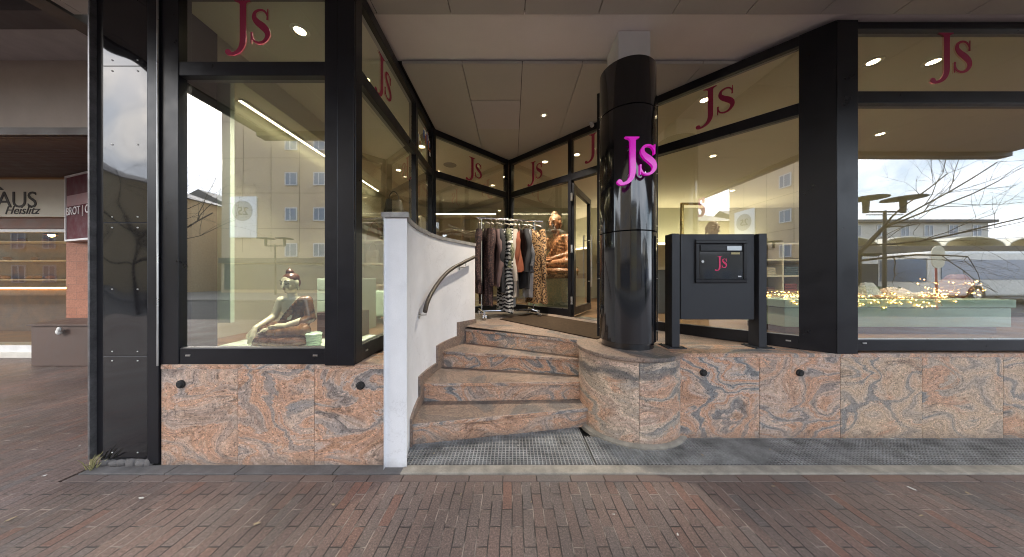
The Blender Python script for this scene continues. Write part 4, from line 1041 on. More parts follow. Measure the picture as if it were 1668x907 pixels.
def buddha(root, k, M_s, M_r, M_h, seatz, touch=True, vox=.0065):
    """local coordinates, facing -y"""
    fm = MB(); c0 = V(0, -.035, seatz+.50); rx0 = Matrix.Rotation(.18, 3, 'X'); k0 = 1.12
    def FP(x, y, z): return c0+rx0 @ V(x*k0, y*k0, z*k0)
    for s_ in (-1, 1):
        fm.tube([FP(s_*.010, -.069, .027), FP(s_*.026, -.068, .036), FP(s_*.045, -.054, .028)], [.0022, .0032, .0018], 6)
        fm.tube([FP(s_*.013, -.0695, .006), FP(s_*.027, -.0685, .003), FP(s_*.043, -.056, .008)], [.0018, .0026, .0016], 6)
    fm.build('painted_brows', M_RUBB, root, smooth=True, world=False)
    lp_ = MB(); lp_.tube([FP(-.017, -.070, -.036), FP(0, -.0755, -.037), FP(.017, -.070, -.036)], [.002, .0045, .002], 6); lp_.build('painted_lips', LIPS, root, smooth=True, world=False)
    sk = MB()
    head(sk, (0, -.035, seatz+.50), 1.12)
    cap(sk, (0, -.012, seatz+.33), (0, -.022, seatz+.45), .046, .040)
    sk.ell((0, 0, seatz+.26), (.118, .075, .11)); sk.ell((0, .005, seatz+.16), (.10, .075, .11)); sk.ell((0, 0, seatz+.335), (.135, .055, .035))
    # right arm (-x)
    cap(sk, (-.145, 0, seatz+.325), (-.190, -.03, seatz+.17), .043, .034, 8)
    if touch:
        cap(sk, (-.190, -.03, seatz+.17), (-.195, -.205, seatz+.085), .034, .024, 8); hand(sk, (-.195, -.212, seatz+.075), (-.02, -.32, -.95), (1, 0, 0), 1.2, .1)
    else:
        cap(sk, (-.190, -.03, seatz+.17), (-.06, -.17, seatz+.085), .034, .024, 8); hand(sk, (-.055, -.175, seatz+.085), (1, -.15, -.02), (0, -1, 0), 1.2, .1)
    cap(sk, (.145, 0, seatz+.325), (.20, -.02, seatz+.16), .043, .035, 8); cap(sk, (.20, -.02, seatz+.16), (.075, -.165, seatz+.105), .034, .024, 8)
    hand(sk, (.07, -.17, seatz+.108), (-1, -.12, -.02), (0, -1, 0), 1.2, .1)
    # foot laid over the thigh
    cap(sk, (.07, -.14, seatz+.070), (-.10, -.205, seatz+.065), .026, .022, 7)
    for j in range(5): cap(sk, (-.10, -.19-.009*j, seatz+.07-.004*j), (-.13+.004*j, -.195-.010*j, seatz+.068-.004*j), .008, .007, 2)
    b_ = remesh(sk, 'body', M_s, root, vox, 3, world=False)
    # robe: crossed legs, lap and the cloth over the left shoulder
    rb = MB()
    for s_ in (-1, 1):
        cap(rb, (s_*.085, -.0, seatz+.065), (s_*.235, -.12, seatz+.055), .068, .056, 7); cap(rb, (s_*.235, -.12, seatz+.055), (-s_*.04, -.20, seatz+.042), .054, .036, 8)
    rb.ell((0, .01, seatz+.09), (.125, .095, .09)); rb.ell((0, -.10, seatz+.03), (.20, .12, .035))
    for i in range(9):                       # diagonal band from left shoulder to right waist
        q = i/8; rb.ell((.125-.21*q, -.012-.012*math.sin(q*3), seatz+.335-.22*q), (.040, .070, .040))
    for i in range(6): rb.ell((.10-.02*i*.3, -.006, seatz+.30-.035*i), (.062, .078, .05))
    rb.ell((.02, .012, seatz+.13), (.105, .080, .085)); cap(rb, (.148, .0, seatz+.325), (.203, -.02, seatz+.16), .052, .046, 8); cap(rb, (.203, -.02, seatz+.16), (.17, -.06, seatz+.13), .048, .046, 4)
    remesh(rb, 'robe', M_r, root, vox, 3, world=False)
    hr_ = MB()
    rx = Matrix.Rotation(.18, 3, 'X'); c = V(0, -.035, seatz+.50)
    hr_.ell(c+rx @ V(0, .012, .045), (.070, .074, .058), rot=rx); hr_.ell(c+rx @ V(0, .03, .0), (.066, .058, .065), rot=rx); hr_.ell(c+rx @ V(0, .01, .108), (.034, .034, .030)); cap(hr_, c+rx @ V(0, .01, .12), c+rx @ V(0, .012, .155 if touch else .135), .016, .006, 5)
    remesh(hr_, 'hair', M_h, root, vox, 2, world=False)
def base_mb(rx, ry, z0, z1, y0=-.07, n=40, bul=.0):
    m = MB(); b0 = 0; prof = [(.94, z0), (1.0, z0+(z1-z0)*.25), (1.02, z0+(z1-z0)*.5), (.99, z0+(z1-z0)*.85), (.95, z1)]
    for r, z in prof:
        for k in range(n):
            a = 2*math.pi*k/n; c, s = math.cos(a), math.sin(a)
            m.v.append((rx*r*math.copysign(abs(c)**.6, c), y0+ry*r*math.copysign(abs(s)**.6, s), z))
    for i in range(len(prof)-1):
        for k in range(n):
            k2 = (k+1) % n; m.f.append([i*n+k, i*n+k2, (i+1)*n+k2, (i+1)*n+k]); m.sd.append(0); m.mi.append(0)
    m.f.append(list(range(n))[::-1]); m.sd.append(0); m.mi.append(0); m.f.append([(len(prof)-1)*n+k for k in range(n)]); m.sd.append(0); m.mi.append(0)
    return m
MB().box(-2.62, -1.30, 2.2, 2.95, .79, .80).build('display_floor', M_PALE, kind='structure')
st1 = thing('buddha_statue', 'cream skinned seated Buddha statue in dark brown robe touching the ground', 'statue', (-2.02, 2.56, .80))
st1.rotation_euler = (0, 0, R(-8)); st1.scale = (.93, .93, .93)
base_mb(.275, .185, .0, .025, -.07).build('base_trim', M_SKIN, st1, smooth=True, world=False)
base_mb(.28, .19, .026, .10, -.07).build('base', M_BASE, st1, smooth=True, world=False)
buddha(st1, 1, M_SKIN, M_ROBE, M_HAIR, .10)
st2 = thing('buddha_statue', 'large carved brown wooden Buddha seated on a dark chest', 'statue', (.93, 5.68, 1.50))
st2.rotation_euler = (0, 0, R(-50)); st2.scale = (1.85, 1.85, 1.85)
base_mb(.28, .19, .0, .05, -.07).build('base', M_WOODB, st2, smooth=True, world=False)
buddha(st2, 1, M_WOODB, plain('carved wooden robe', (.29, .11, .04), .45, var=.35, scale=8, bmp=.15), plain('carved wooden hair', (.30, .17, .09), .5, var=.3, scale=30, bmp=.4), .05, touch=False)
ch = thing('display_chest', 'mint green chest with dark wooden top under the large wooden Buddha', 'cabinet', (.85, 5.65, .79))
MB().box(.36, 1.42, 5.38, 6.1, .80, 1.40).build('carcass', M_MINT, ch, bevel=.006); MB().box(.34, 1.44, 5.35, 6.12, 1.402, 1.50).build('top', M_BROWNW, ch, bevel=.008)

# ================================================================== LEFT ROOM
dp = thing('hanging_screen', 'tall pale hanging panel at the left edge of the Buddha window', 'panel', (-2.78, 2.6, 1))
MB().box(-2.93, -2.635, 2.585, 2.625, .985, 3.3).build('board', M_PALE, dp, bevel=.003); MB().tube([(-2.85, 2.605, 3.3), (-2.85, 2.605, 3.329)], .004, 6).tube([(-2.72, 2.605, 3.3), (-2.72, 2.605, 3.329)], .004, 6).build('hanging_wire', M_STEEL, dp)
def drawers(label, x0, x1, y0, y1, z0, z1, n, mat, legs=False, knob=M_BROWNW):
    r = thing('drawer_cabinet', label, 'cabinet', ((x0+x1)/2, y0, z0)); zb = z0+(.09 if legs else 0)
    MB().box(x0, x1, y0, y1, zb, z1).build('carcass', mat, r, bevel=.004)
    h = (z1-zb-.02)/n
    for i in range(n):
        d = MB().box(x0+.012, x1-.012, y0-.014, y0-.001, zb+.012+h*i, zb+.004+h*(i+1)).build('drawer', mat, r, bevel=.003)
        k = MB(); c = (x0+x1)/2
        for xx in ((c,) if x1-x0 < .5 else (x0+(x1-x0)*.28, x0+(x1-x0)*.72)): k.ell((xx, y0-.022, zb+.008+h*(i+.5)), (.014, .012, .014), nu=10, nv=8)
        k.build('knob', knob, d, smooth=True)
    if legs:
        for xx in (x0+.03, x1-.07):
            for yy in (y0+.02, y1-.06): MB().box(xx, xx+.04, yy, yy+.04, z0+.001, zb-.001).build('leg', mat, r)
    return r
drawers('pale cabinet of five drawers behind the cream Buddha', -2.16, -1.72, 3.06, 3.5, .791, 1.40, 5, M_PALE)
drawers('small dark wooden box with two drawers beside the cream Buddha', -1.95, -1.55, 2.76, 3.0, .801, 1.06, 2, M_BROWNW, knob=M_RUBB)
m = MB(); prof = []
for i in range(6): prof += [(.048+.002*i, .802+.021*i), (.053+.002*i, .812+.021*i)]
prof += [(.05, .928), (.03, .925)]
m.lathe(prof, -1.735, 2.42, 28); tag(m.build('ribbed_pot', M_MINT, smooth=True, angle=25), 'small ribbed mint pot beside the Buddha base', 'pot')
drawers('low mint green drawer cabinet seen through the narrow side window', -2.05, -1.42, 3.75, 4.2, .791, 1.22, 2, M_MINT, legs=True, knob=M_STEEL)
G_SHAWL = strip_mat('grey knitted shawl', [(.3, (.10, .11, .09)), (.7, (.17, .18, .15))], 'noise', 14, 5)
m = MB(); m.lathe([(.19, 1.222), (.20, 1.25), (.15, 1.40), (.10, 1.55), (.06, 1.66), (.02, 1.70)], -1.62, 3.98, 24); tag(m.build('shawl_bust', G_SHAWL, smooth=True), 'grey shawl draped to a point on the mint drawer cabinet', 'shawl')
def bag(label, x, y, z, w, h, d, mat, yaw=0, handle=True):
    r = thing('handbag', label, 'handbag', (x, y, z), 'handbags on the shop shelves'); r.rotation_euler = (0, 0, R(yaw))
    m = MB(); n = 20; rg = 8
    for i in range(rg+1):
        q = i/rg; ww = w/2*(1-.22*q**1.5)*(1-.05*(q < .05)); dd = d/2*(1-.55*q)
        for k in range(n):
            a = 2*math.pi*k/n; c, s = math.cos(a), math.sin(a)
            m.v.append((ww*math.copysign(abs(c)**.5, c), dd*math.copysign(abs(s)**.7, s)*(1+.08*math.sin(3*a+5*q)), h*q+.012*math.sin(2*a)*(q > .9)))
    for i in range(rg):
        for k in range(n):
            k2 = (k+1) % n; m.f.append([i*n+k, i*n+k2, (i+1)*n+k2, (i+1)*n+k]); m.sd.append(0); m.mi.append(0)
    for f in (list(range(n))[::-1], [rg*n+k for k in range(n)]): m.f.append(f); m.sd.append(0); m.mi.append(0)
    m.build('bag_body', mat, r, smooth=True, angle=60, world=False)
    fl_ = MB(); fl_.plate([(-w*.36, 0), (w*.36, 0), (w*.30, h*.5), (-w*.30, h*.5)], V(0, -d*.46, h*.42), V(1, 0, 0), V(0, .38*d/h, .92), V(0, -1, 0), .008); fl_.build('flap', mat, r, world=False, bevel=.003)
    if handle:
        hp = catmull([(-w*.26, 0, h*.95), (-w*.2, 0, h*1.3), (0, 0, h*1.52), (w*.2, 0, h*1.3), (w*.26, 0, h*.95)], 6)
        MB().tube(hp, .010, 8).build('handle', mat, r, smooth=True, world=False)
    return r
B_BLK = plain('black leather', (.02, .018, .016), .35, bmp=.15); B_BRN = plain('brown leather', (.14, .06, .03), .4, bmp=.15); B_TAN = plain('tan leather', (.34, .2, .1), .45, bmp=.15); B_GRN = plain('dark green leather', (.05, .07, .05), .4, bmp=.15); B_RED = plain('dark red leather', (.22, .04, .02), .4, bmp=.12); B_CRM = plain('cream leather', (.5, .42, .28), .5, bmp=.12)
def shelf(label, x0, x1, y0, y1, zs, z0, z1, mat, back=True, dividers=()):
    r = thing('shelf_unit', label, 'shelves', ((x0+x1)/2, y0, z0))
    for x in (x0, x1-.025)+tuple(dividers): MB().box(x, x+.025, y0, y1-.021, z0+.001, z1).build('side_panel', mat, r, bevel=.002)
    if back: MB().box(x0, x1, y1-.02, y1, z0+.001, z1).build('back_panel', mat, r)
    for z in zs: MB().box(x0+.026, x1-.026, y0+.003, y1-.022, z-.025, z).build('shelf', mat, r, bevel=.002)
    return r
shelf('tall cream shelves with handbags seen through the narrow side windows', -2.75, -1.55, 4.7, 5.1, (.92, 1.30, 1.66, 2.06, 2.46), .791, 2.47, M_CREAM)
bag('black handbag with upright handle on top of the cream shelves', -2.07, 4.84, 2.472, .34, .30, .18, B_BLK, 5)
bag('dark green handbag on the middle shelf of the cream shelves', -2.0, 4.86, 1.662, .32, .24, .16, B_GRN)
bag('cream handbag beside the dark green one on the cream shelves', -2.45, 4.86, 1.662, .26, .24, .14, B_CRM, 8)
bag('tan handbag on the shelf above the dark green handbag', -2.42, 4.86, 2.062, .28, .22, .14, B_TAN, -6)
bag('small black handbag on the upper shelf beside the tan handbag', -1.95, 4.86, 2.062, .24, .19, .13, B_BLK, -6)
bag('brown handbag on the lower shelf of the cream shelves', -2.1, 4.86, 1.302, .30, .24, .16, B_BRN, 4)
shelf('wide lit back shelves behind the inner corner window', -2.5, -.35, 7.8, 8.2, (.92, 1.4, 1.85, 2.3, 2.75, 3.18), .791, 3.195, M_CREAM, dividers=(-1.45,))
for i, (x, z, mt_, lab) in enumerate(((-2.2, 1.852, B_RED, 'dark red handbag on the lit back shelves'), (-1.75, 1.852, B_BRN, 'brown handbag near the divider of the lit back shelves'), (-1.15, 1.852, B_BLK, 'black handbag on the right bay of the lit back shelves'), (-.75, 2.302, B_TAN, 'tan handbag high on the right bay of the lit back shelves'), (-2.0, 2.302, B_CRM, 'cream handbag high on the left bay of the lit back shelves'), (-.7, 1.402, B_GRN, 'green handbag low on the right bay of the lit back shelves'))):
    bag(lab, x, 7.98, z, .3, .22, .15, mt_, random.uniform(-15, 15))
# dark flower arrangement on a pedestal behind the rack
fp = thing('flower_vase', 'vase of dark twigs and leaves behind the left end of the clothes rack', 'vase', (-.85, 5.6, .79))
MB().box(-1.05, -.65, 5.4, 5.8, .791, 1.55).build('pedestal', M_CREAM, fp, bevel=.004)
MB().lathe([(.05, 1.552), (.09, 1.62), (.085, 1.72), (.045, 1.80), (.05, 1.84)], -.85, 5.6, 24).build('vase_body', M_BROWNW, fp, smooth=True)
m = MB(); rnd = random.Random(5)
for k in range(46):
    a = rnd.uniform(0, 6.3); e_ = rnd.uniform(.15, 1.2); l_ = rnd.uniform(.12, .30); c = V(-.85, 5.6, 1.83)
    t = c+V(math.cos(a)*math.cos(e_), math.sin(a)*math.cos(e_), math.sin(e_))*l_; m.tube([c, c.lerp(t, .5)+V(0, 0, .03), t], [.004, .003, .002], 4)
    for j in range(3):
        p = c.lerp(t, .55+.2*j); b_ = rnd.uniform(0, 6.3); d = V(math.cos(b_), math.sin(b_), rnd.uniform(-.3, .5)).normalized()*.06; w_ = d.cross(V(0, 0, 1)).normalized()*.016
        m._add([p, p+d*.5+w_, p+d, p+d*.5-w_], [(0, 1, 2, 3)])
m.build('twigs', plain('dark leaf', (.03, .035, .022), .6), fp)

# ================================================================== RIGHT ROOM
gc = thing('display_counter', 'long mint green display counter with fairy lights on its top', 'counter', (4.2, 3.0, .79))
MB().box(2.98, 5.46, 3.02, 3.62, .87, 1.075).build('carcass', M_MINT, gc, bevel=.005); MB().box(2.96, 5.48, 3.0, 3.64, 1.083, 1.17).build('top', M_MINT, gc, bevel=.006); MB().box(3.05, 5.4, 3.08, 3.58, .792, .869).build('foot_recess', M_BROWNW, gc)
MB().box(2.99, 5.45, 3.03, 3.6, 1.0755, 1.0825).build('shadow_gap', M_RUBB, gc)
fl = thing('fairy_light_garland', 'tangle of golden fairy lights along the mint counter top', 'fairy lights', (4.2, 3.1, 1.17))
rnd = random.Random(9); wp_ = []
for i in range(260):
    q = i/259; x = 3.02+2.42*((q*5) % 1 if int(q*5) % 2 == 0 else 1-(q*5) % 1)
    y = 3.08+.42*rnd.random(); z = 1.176+.05*abs(rnd.gauss(0, 1))*(1.5 if x > 5.05 else .6)
    if rnd.random() < .16 and x < 4.9: y = 2.985; z = 1.165-.09*rnd.random()
    if x > 5.1: z += .12*rnd.random()
    wp_.append((x, y, z))
MB().tube(catmull(wp_, 2), .0022, 4).build('wire', M_GOLD, fl)
bs = None
for i, p in enumerate(wp_[:100]):
    if bs is None:
        bs = MB().ell((0, 0, 0), (.0065, .0065, .0065), nu=8, nv=6).build('bulb', M_FAIRY, fl, world=False); c = bs
    else:
        c = bs.copy(); COL.objects.link(c); c.parent = fl
    c.location = Vector(p)+V(0, 0, .006)-fl.location
m = MB()
for p in wp_[100:]: m.ell(Vector(p)+V(0, 0, .006), (.0065, .0065, .0065), nu=8, nv=6)
for p in wp_: m.ell(Vector(p)+V(rnd.uniform(-.05, .05), rnd.uniform(-.01, .05), .012), (.0038, .0038, .0038), nu=6, nv=5)
m.build('small_bulbs', M_FAIRY, fl, kind='stuff')
hd = thing('display_hand', 'gilded display hand reaching out beside the corner post', 'hand model', (3.3, 3.12, 1.172))
mm = MB(); cap(mm, (0, 0, .0), (0, .0, .10), .040, .032, 6); cap(mm, (0, 0, .10), (0, -.01, .215), .032, .026, 8); hand(mm, (0, -.01, .22), (1, -.2, -.12), (0, -1, .1), 1.9, .15)
remesh(mm, 'hand', M_GOLD, hd, .005, 3, world=False)
for lab, x, mt_, s_ in (('white folded card cone standing on the mint counter beside the gilded hand', 3.72, M_PALE, 1.0), ('pale grey folded card cone standing in the middle of the mint counter', 4.12, plain('grey card', (.42, .42, .40), .6), .9)):
    m = MB(); h = .20*s_; m._add([(x-.11*s_, 3.12, 1.172), (x+.11*s_, 3.10, 1.172), (x+.10*s_, 3.3, 1.172), (x-.10*s_, 3.32, 1.172), (x-.045, 3.19, 1.172+h), (x+.045, 3.185, 1.172+h), (x+.045, 3.22, 1.172+h), (x-.045, 3.225, 1.172+h)], [(0, 3, 2, 1), (4, 5, 6, 7), (0, 1, 5, 4), (1, 2, 6, 5), (2, 3, 7, 6), (3, 0, 4, 7)])
    tag(m.build('display_cone', mt_, bevel=.004), lab, 'display stand')
dt = thing('draped_scarf', 'rose and sand coloured scarf laid in folds on the mint counter', 'scarf', (4.4, 3.25, 1.172))
m = MB(); nx, ny = 34, 14
for i in range(nx+1):
    for j in range(ny+1):
        x = 3.85+1.1*i/nx; y = 3.12+.36*j/ny; b_ = math.sin(math.pi*i/nx)**.7*math.sin(math.pi*j/ny)**.8
        m.v.append((x, y+.02*math.sin(i*.5), 1.176+b_*(.085+.03*math.sin(i*.9+j*.6)+.02*math.sin(i*.37-j*1.1))))
for i in range(nx):
    for j in range(ny): m.f.append([i*(ny+1)+j, (i+1)*(ny+1)+j, (i+1)*(ny+1)+j+1, i*(ny+1)+j+1]); m.sd.append(0); m.mi.append(0)
sc_ = m.build('cloth', strip_mat('rose sand scarf', [(.3, (.32, .16, .11)), (.5, (.5, .36, .24)), (.7, (.55, .48, .36))], 'noise', 5, 3), dt, smooth=True, angle=180); so = sc_.modifiers.new('t', 'SOLIDIFY'); so.thickness = .006; so.offset = 1
m = MB(); m.lathe([(.05, 1.172), (.07, 1.2), (.11, 1.28), (.115, 1.36), (.07, 1.43), (.04, 1.45)], 5.28, 3.28, 28); tag(m.build('round_vase', plain('terracotta vase', (.26, .11, .06), .6), smooth=True), 'round terracotta vase among the fairy lights at the counter end', 'vase')
shelf('cream compartment shelves behind the right edge of the slanted window', 3.82, 4.52, 4.25, 4.6, (.92, 1.16, 1.45, 1.70, 1.95), .791, 1.955, M_CREAM, dividers=(4.16,))
for i, (x, z, w_, h, mt_, lab) in enumerate(((4.0, 1.452, .2, .12, B_CRM, 'folded cream cloth pile in the compartment shelves'), (4.33, 1.162, .2, .16, B_RED, 'dark red folded cloth pile in the compartment shelves'), (3.99, 1.162, .2, .10, B_BRN, 'brown folded cloth pile in the compartment shelves'), (4.34, 1.452, .22, .13, B_GRN, 'dark green folded cloth pile in the compartment shelves'), (4.0, .922, .22, .14, B_BLK, 'black folded cloth pile at the bottom of the compartment shelves'))):
    r = thing('cloth_pile', lab, 'folded clothes', (x, 4.38, z), 'folded clothes in the shelves')
    for j in range(4): MB().box(x-w_/2+.006*(j % 2), x+w_/2-.004*j, 4.28, 4.5, z+.001+h/4*j, z+h/4*(j+1)-.002).build('folded_garment', mt_, r, bevel=.01)
ct = thing('sales_counter', 'dark grey sales counter with pale top behind the black column', 'counter', (2.75, 4.9, .79))
MB().box(2.15, 3.35, 4.8, 5.4, .791, 1.55).build('front', plain('slate grey lacquer', (.10, .11, .125), .45), ct, bevel=.004); MB().box(2.12, 3.38, 4.77, 5.43, 1.552, 1.60).build('top', M_CREAM, ct, bevel=.004)
gr_ = thing('gold_clothes_stand', 'tall slim brass stand with square top behind the letterbox', 'clothes stand', (2.6, 4.45, .79))
m = MB(); m.box(2.72, 2.76, 4.43, 4.47, .81, 2.62); m.build('upright', M_GOLD, gr_, bevel=.003)
MB().box(2.761, 3.05, 4.43, 4.47, 2.585, 2.62).build('arm', M_GOLD, gr_, bevel=.003); MB().box(2.58, 2.90, 4.32, 4.58, .791, .809).build('foot', M_GOLD, gr_, bevel=.003)
m = MB(); m.tube([(2.50, 4.45, 1.6), (2.50, 4.45, 2.02), (2.66, 4.45, 2.02), (2.66, 4.45, 1.6)], .012, 8)
wl = thing('wall_cupboard', 'warm lit cream wall cupboards along the back behind the letterbox', 'cupboard', (4.3, 8.2, .79))
for i in range(5):
    x = 2.9+.95*i; d_ = MB().box(x+.004, x+.946, 8.05, 8.07, 1.0, 2.35).build('door', M_CREAM, wl, bevel=.003); MB().box(x+.86, x+.88, 8.03, 8.05, 1.5, 1.8).build('handle', M_GOLD, d_)
MB().box(2.9, 7.65, 8.071, 8.45, .791, 2.4).build('carcass', M_CREAM, wl); MB().box(2.9, 7.65, 8.06, 8.45, 2.42, 2.44).build('light_line', M_LED, wl)
hb_ = thing('head_bust', 'carved stone bust on a slim pedestal far behind the slanted window', 'bust', (5.0, 6.9, .79))
MB().box(4.82, 5.18, 6.72, 7.08, .791, 2.25).build('pedestal', M_CREAM, hb_, bevel=.004)
mm = MB(); head(mm, (0, 0, 1.85), 2.3); cap(mm, (0, .02, 1.52), (0, 0, 1.7), .12, .09); mm.ell((0, .02, 1.50), (.24, .13, .07))
bb = remesh(mm, 'bust', plain('pale stone', (.4, .33, .24), .7, bmp=.3), hb_, .012, 2, world=False)

# ================================================================== LEFT NEIGHBOUR
NY = 4.85
nb = thing('neighbour_building', 'brown rendered shop building with overhanging storey at the far left', 'building', (-9, NY, 0))
M_BRWALL = plain('grey brown render', (.34, .28, .235), .9, var=.1, scale=3, bmp=.3)
MB().box(-18, -4.2, 3.42, 9, 3.20, 4.10).build('upper_wall', M_BRWALL, nb)
m = MB()
for k in range(26): m.box(-18, -4.2, 3.44+.054*k, 3.44+.054*k+.046, 3.165, 3.199)
m.build('slatted_soffit', plain('dark brown slats', (.085, .05, .038), .6, var=.25), nb)
MB().box(-18, -4.2, 3.40, 3.418, 3.17, 3.26).build('edge_strip', plain('dark edge', (.06, .045, .04), .5), nb)
MB().box(-18, -3.98, 2.93, 3.9, 4.101, 4.13).build('canopy_panel', plain('pale canopy panel', (.40, .38, .38), .8), nb)
MB().box(-18, -3.98, 2.72, 2.928, 4.04, 4.35).build('canopy_beam', plain('dark canopy beam', (.07, .055, .055), .6), nb)
MB().box(-18, -3.98, 2.4, 2.715, 4.30, 4.34).build('upper_panel', plain('pale upper panel', (.5, .5, .5), .7), nb)
MB().box(-18, -3.98, 1.9, 2.40, 4.10, 4.36).build('front_beam', plain('dark front beam', (.06, .05, .05), .6), nb)
MB().prism([(-9.3, 2.0), (-7.4, 3.3), (-7.4, 3.41), (-9.3, 2.15)], 4.0, 4.10).build('brace_beam', plain('dark brace', (.05, .042, .04), .6), nb)
MB().box(-18, -4.2, 3.42, 9, 4.11, 14).build('tower_wall', M_BRWALL, nb)
M_TERRA = M_B2 = None
def mat_terra():
    m, t, b, n, l = newmat('terracotta facing tiles'); co = n.new('ShaderNodeTexCoord').outputs['Object']
    mp = n.new('ShaderNodeMapping'); l.new(co, mp.inputs['Vector']); mp.inputs['Rotation'].default_value = (R(90), 0, 0)
    br = n.new('ShaderNodeTexBrick'); l.new(mp.outputs[0], br.inputs['Vector'])
    for k, v in dict(Scale=1, **{'Brick Width': .26, 'Row Height': .13, 'Mortar Size': .003}).items(): br.inputs[k].default_value = v
    br.inputs['Color1'].default_value = (.30, .115, .065, 1); br.inputs['Color2'].default_value = (.37, .15, .09, 1); br.inputs['Mortar'].default_value = (.2, .1, .07, 1)
    ns = tex(n, l, 'ShaderNodeTexNoise', co, Scale=40, Detail=4); g_ = ramp(n, [(.3, .75), (.7, 1.15)]); l.new(ns.outputs['Fac'], g_.inputs['Fac'])
    l.new(mixc(n, l, 1, br.outputs['Color'], g_.outputs['Color'], 'MULTIPLY'), b.inputs['Base Color']); b.inputs['Roughness'].default_value = .6; bump(n, l, b, br.outputs['Fac'], -.4, .004); return m
MB().box(-7.62, -4.3, 4.72, 5.1, .0, 3.16).build('tiled_pillar', mat_terra(), nb, bevel=.006)
MB().box(-18, -7.63, NY, NY+.3, .0, .10).build('door_step', plain('pale step', (.5, .48, .44), .8), nb, bevel=.006); MB().box(-18, -7.63, NY+.04, NY+.3, .101, .22).build('base_strip', plain('white base strip', (.6, .6, .6), .6), nb)
MB().box(-18, -7.63, NY+.02, NY+.3, 2.28, 2.47).build('lintel', plain('brown lintel', (.15, .075, .055), .6, var=.3), nb)
sw = MB().box(-18, -7.63, NY+.04, NY+.12, 2.22, 2.278).build('window_frame', plain('white window frame', (.62, .62, .62), .4), nb, bevel=.003)
MB().box(-10.2, -10.1, NY+.04, NY+.12, .223, 2.219).build('window_post', sw.data.materials[0], nb)
m = pane_mb((-18, NY), (-7.63, NY), .22, 2.22, .06)
m.build('window_pane', [mat_glass('neighbour glass', .02, .8), M_CLEAR], nb)
ni = MB(); ni.box(-18, -7.3, 7.6, 7.7, 0, 3.2); ni.box(-18, -7.3, NY+.31, 7.7, 3.0, 3.1); ni.box(-18, -7.3, NY+.31, 7.7, -.02, .2); ni.box(-7.3, -7.25, NY+.31, 7.7, 0, 3.2)
ni.build('inner_room', plain('dark bakery interior', (.22, .14, .08), .7, var=.4, scale=2), nb)
for k in range(3): MB().box(-16, -7.6, 7.25, 7.58, 1.35+.5*k, 1.38+.5*k).build('bread_shelf', M_CREAM, nb)
m = MB(); rnd = random.Random(2)
for k in range(70): m.ell((rnd.uniform(-15.5, -7.8), 7.4, 1.43+.5*rnd.randint(0, 2)), (rnd.uniform(.07, .16), .07, .055), nu=10, nv=6)
m.build('bread_loaves', plain('bread crust', (.35, .17, .06), .6, var=.3), nb, smooth=True)
for k in range(5):
    x = -14+1.5*k; pl = MB().lathe([(.02, 2.62), (.10, 2.45), (.11, 2.44), (.02, 2.5)], x, 6.6, 16).build('pendant_shade', M_BROWNW, nb, smooth=True); MB().ell((x, 6.6, 2.44), (.05, .05, .05), nu=10, nv=8).build('glowing_bulb', emit('pendant bulb', (1, .6, .2), 10), pl)
ni = MB(); ni.box(-16, -7.7, 6.3, 6.9, .2, 1.15); ni.build('sales_counter', plain('warm counter wood', (.20, .10, .05), .5, var=.3), nb, bevel=.01)
MB().box(-16, -7.75, 6.27, 6.29, 1.17, 1.20).build('orange_light_line', emit('orange light line', (1, .5, .12), 5), nb)
sg = thing('fascia_sign', 'pale shop sign with dark house lettering on the neighbour building', 'sign', (-9, NY-.02, 2.5))
MB().box(-12.5, -7.63, NY-.03, NY+.019, 2.475, 3.13).build('sign_board', plain('pale lit sign board', (.58, .54, .44), .5, var=.04), sg, bevel=.004)
M_INK = plain('dark brown lettering', (.03, .024, .02), .6)
yt = NY-.0305
text_mesh('HAUS', .40, (-9.27, yt, 2.64), (1, 0, 0), (0, 0, 1), (0, -1, 0), .006, M_INK, 'lettering', sg, spacing=.95)
text_mesh('Heislitz', .20, (-8.85, yt, 2.525), (1, .0, 0), (0, 0, 1), (0, -1, 0), .006, M_INK, 'script_lettering', sg, shear=.35)
m = MB(); m.plate([(-.22, 0), (-.04, .17), (.04, .17), (.24, 0), (.15, 0), (0, .12), (-.13, 0)], V(-9.10, yt, 2.945), V(1, 0, 0), V(0, 0, 1), V(0, -1, 0), .006); m.build('roof_mark', M_INK, sg)
bs_ = thing('box_sign', 'dark red bakery box sign with white edging and bread lettering', 'sign', (-7.0, 4.5, 2.04))
pa, pb = V(-7.6, 4.71), V(-6.3, 4.30); sx = V(*(pb-pa).normalized(), 0); sn = V(sx.y, -sx.x, 0)
MB().wall(pa, pb, .0, .14, 2.05, 3.12).build('body', plain('dark red acrylic', (.10, .012, .02), .6, var=.1, spec=.2), bs_)
m = MB()
for z0, z1, t0, t1 in ((2.03, 2.06, -.02, -.02), (3.11, 3.14, -.02, -.02)): m.wall(pa, pb, -.012, .145, z0, z1, t0, t1)
Lb = (pb-pa).length; m.wall(pa, pb, -.012, .145, 2.061, 3.109, -.02, Lb-.012); m.wall(pa, pb, -.012, .145, 2.061, 3.109, Lb-.012, -.02)
m.build('white_edging', plain('white sign edge', (.7, .68, .68), .4), bs_)
MB().wall(pa, pb, -.004, -.001, 2.62, 2.80, .03, .03).build('pale_band', plain('pale red band', (.32, .14, .15), .4), bs_)
text_mesh('BROT | C', .19, (pa.x+sx.x*.05, pa.y+sx.y*.05-.014, 2.465), sx, (0, 0, 1), sn, .004, plain('pale sign letters', (.8, .74, .74), .5), 'lettering', bs_)
ub = thing('utility_box', 'brown metal utility box with sloping lid by the tiled pillar', 'utility box', (-7.2, 4.5, 0))
M_UB = plain('brown painted steel', (.085, .055, .045), .55, var=.15, bmp=.15)
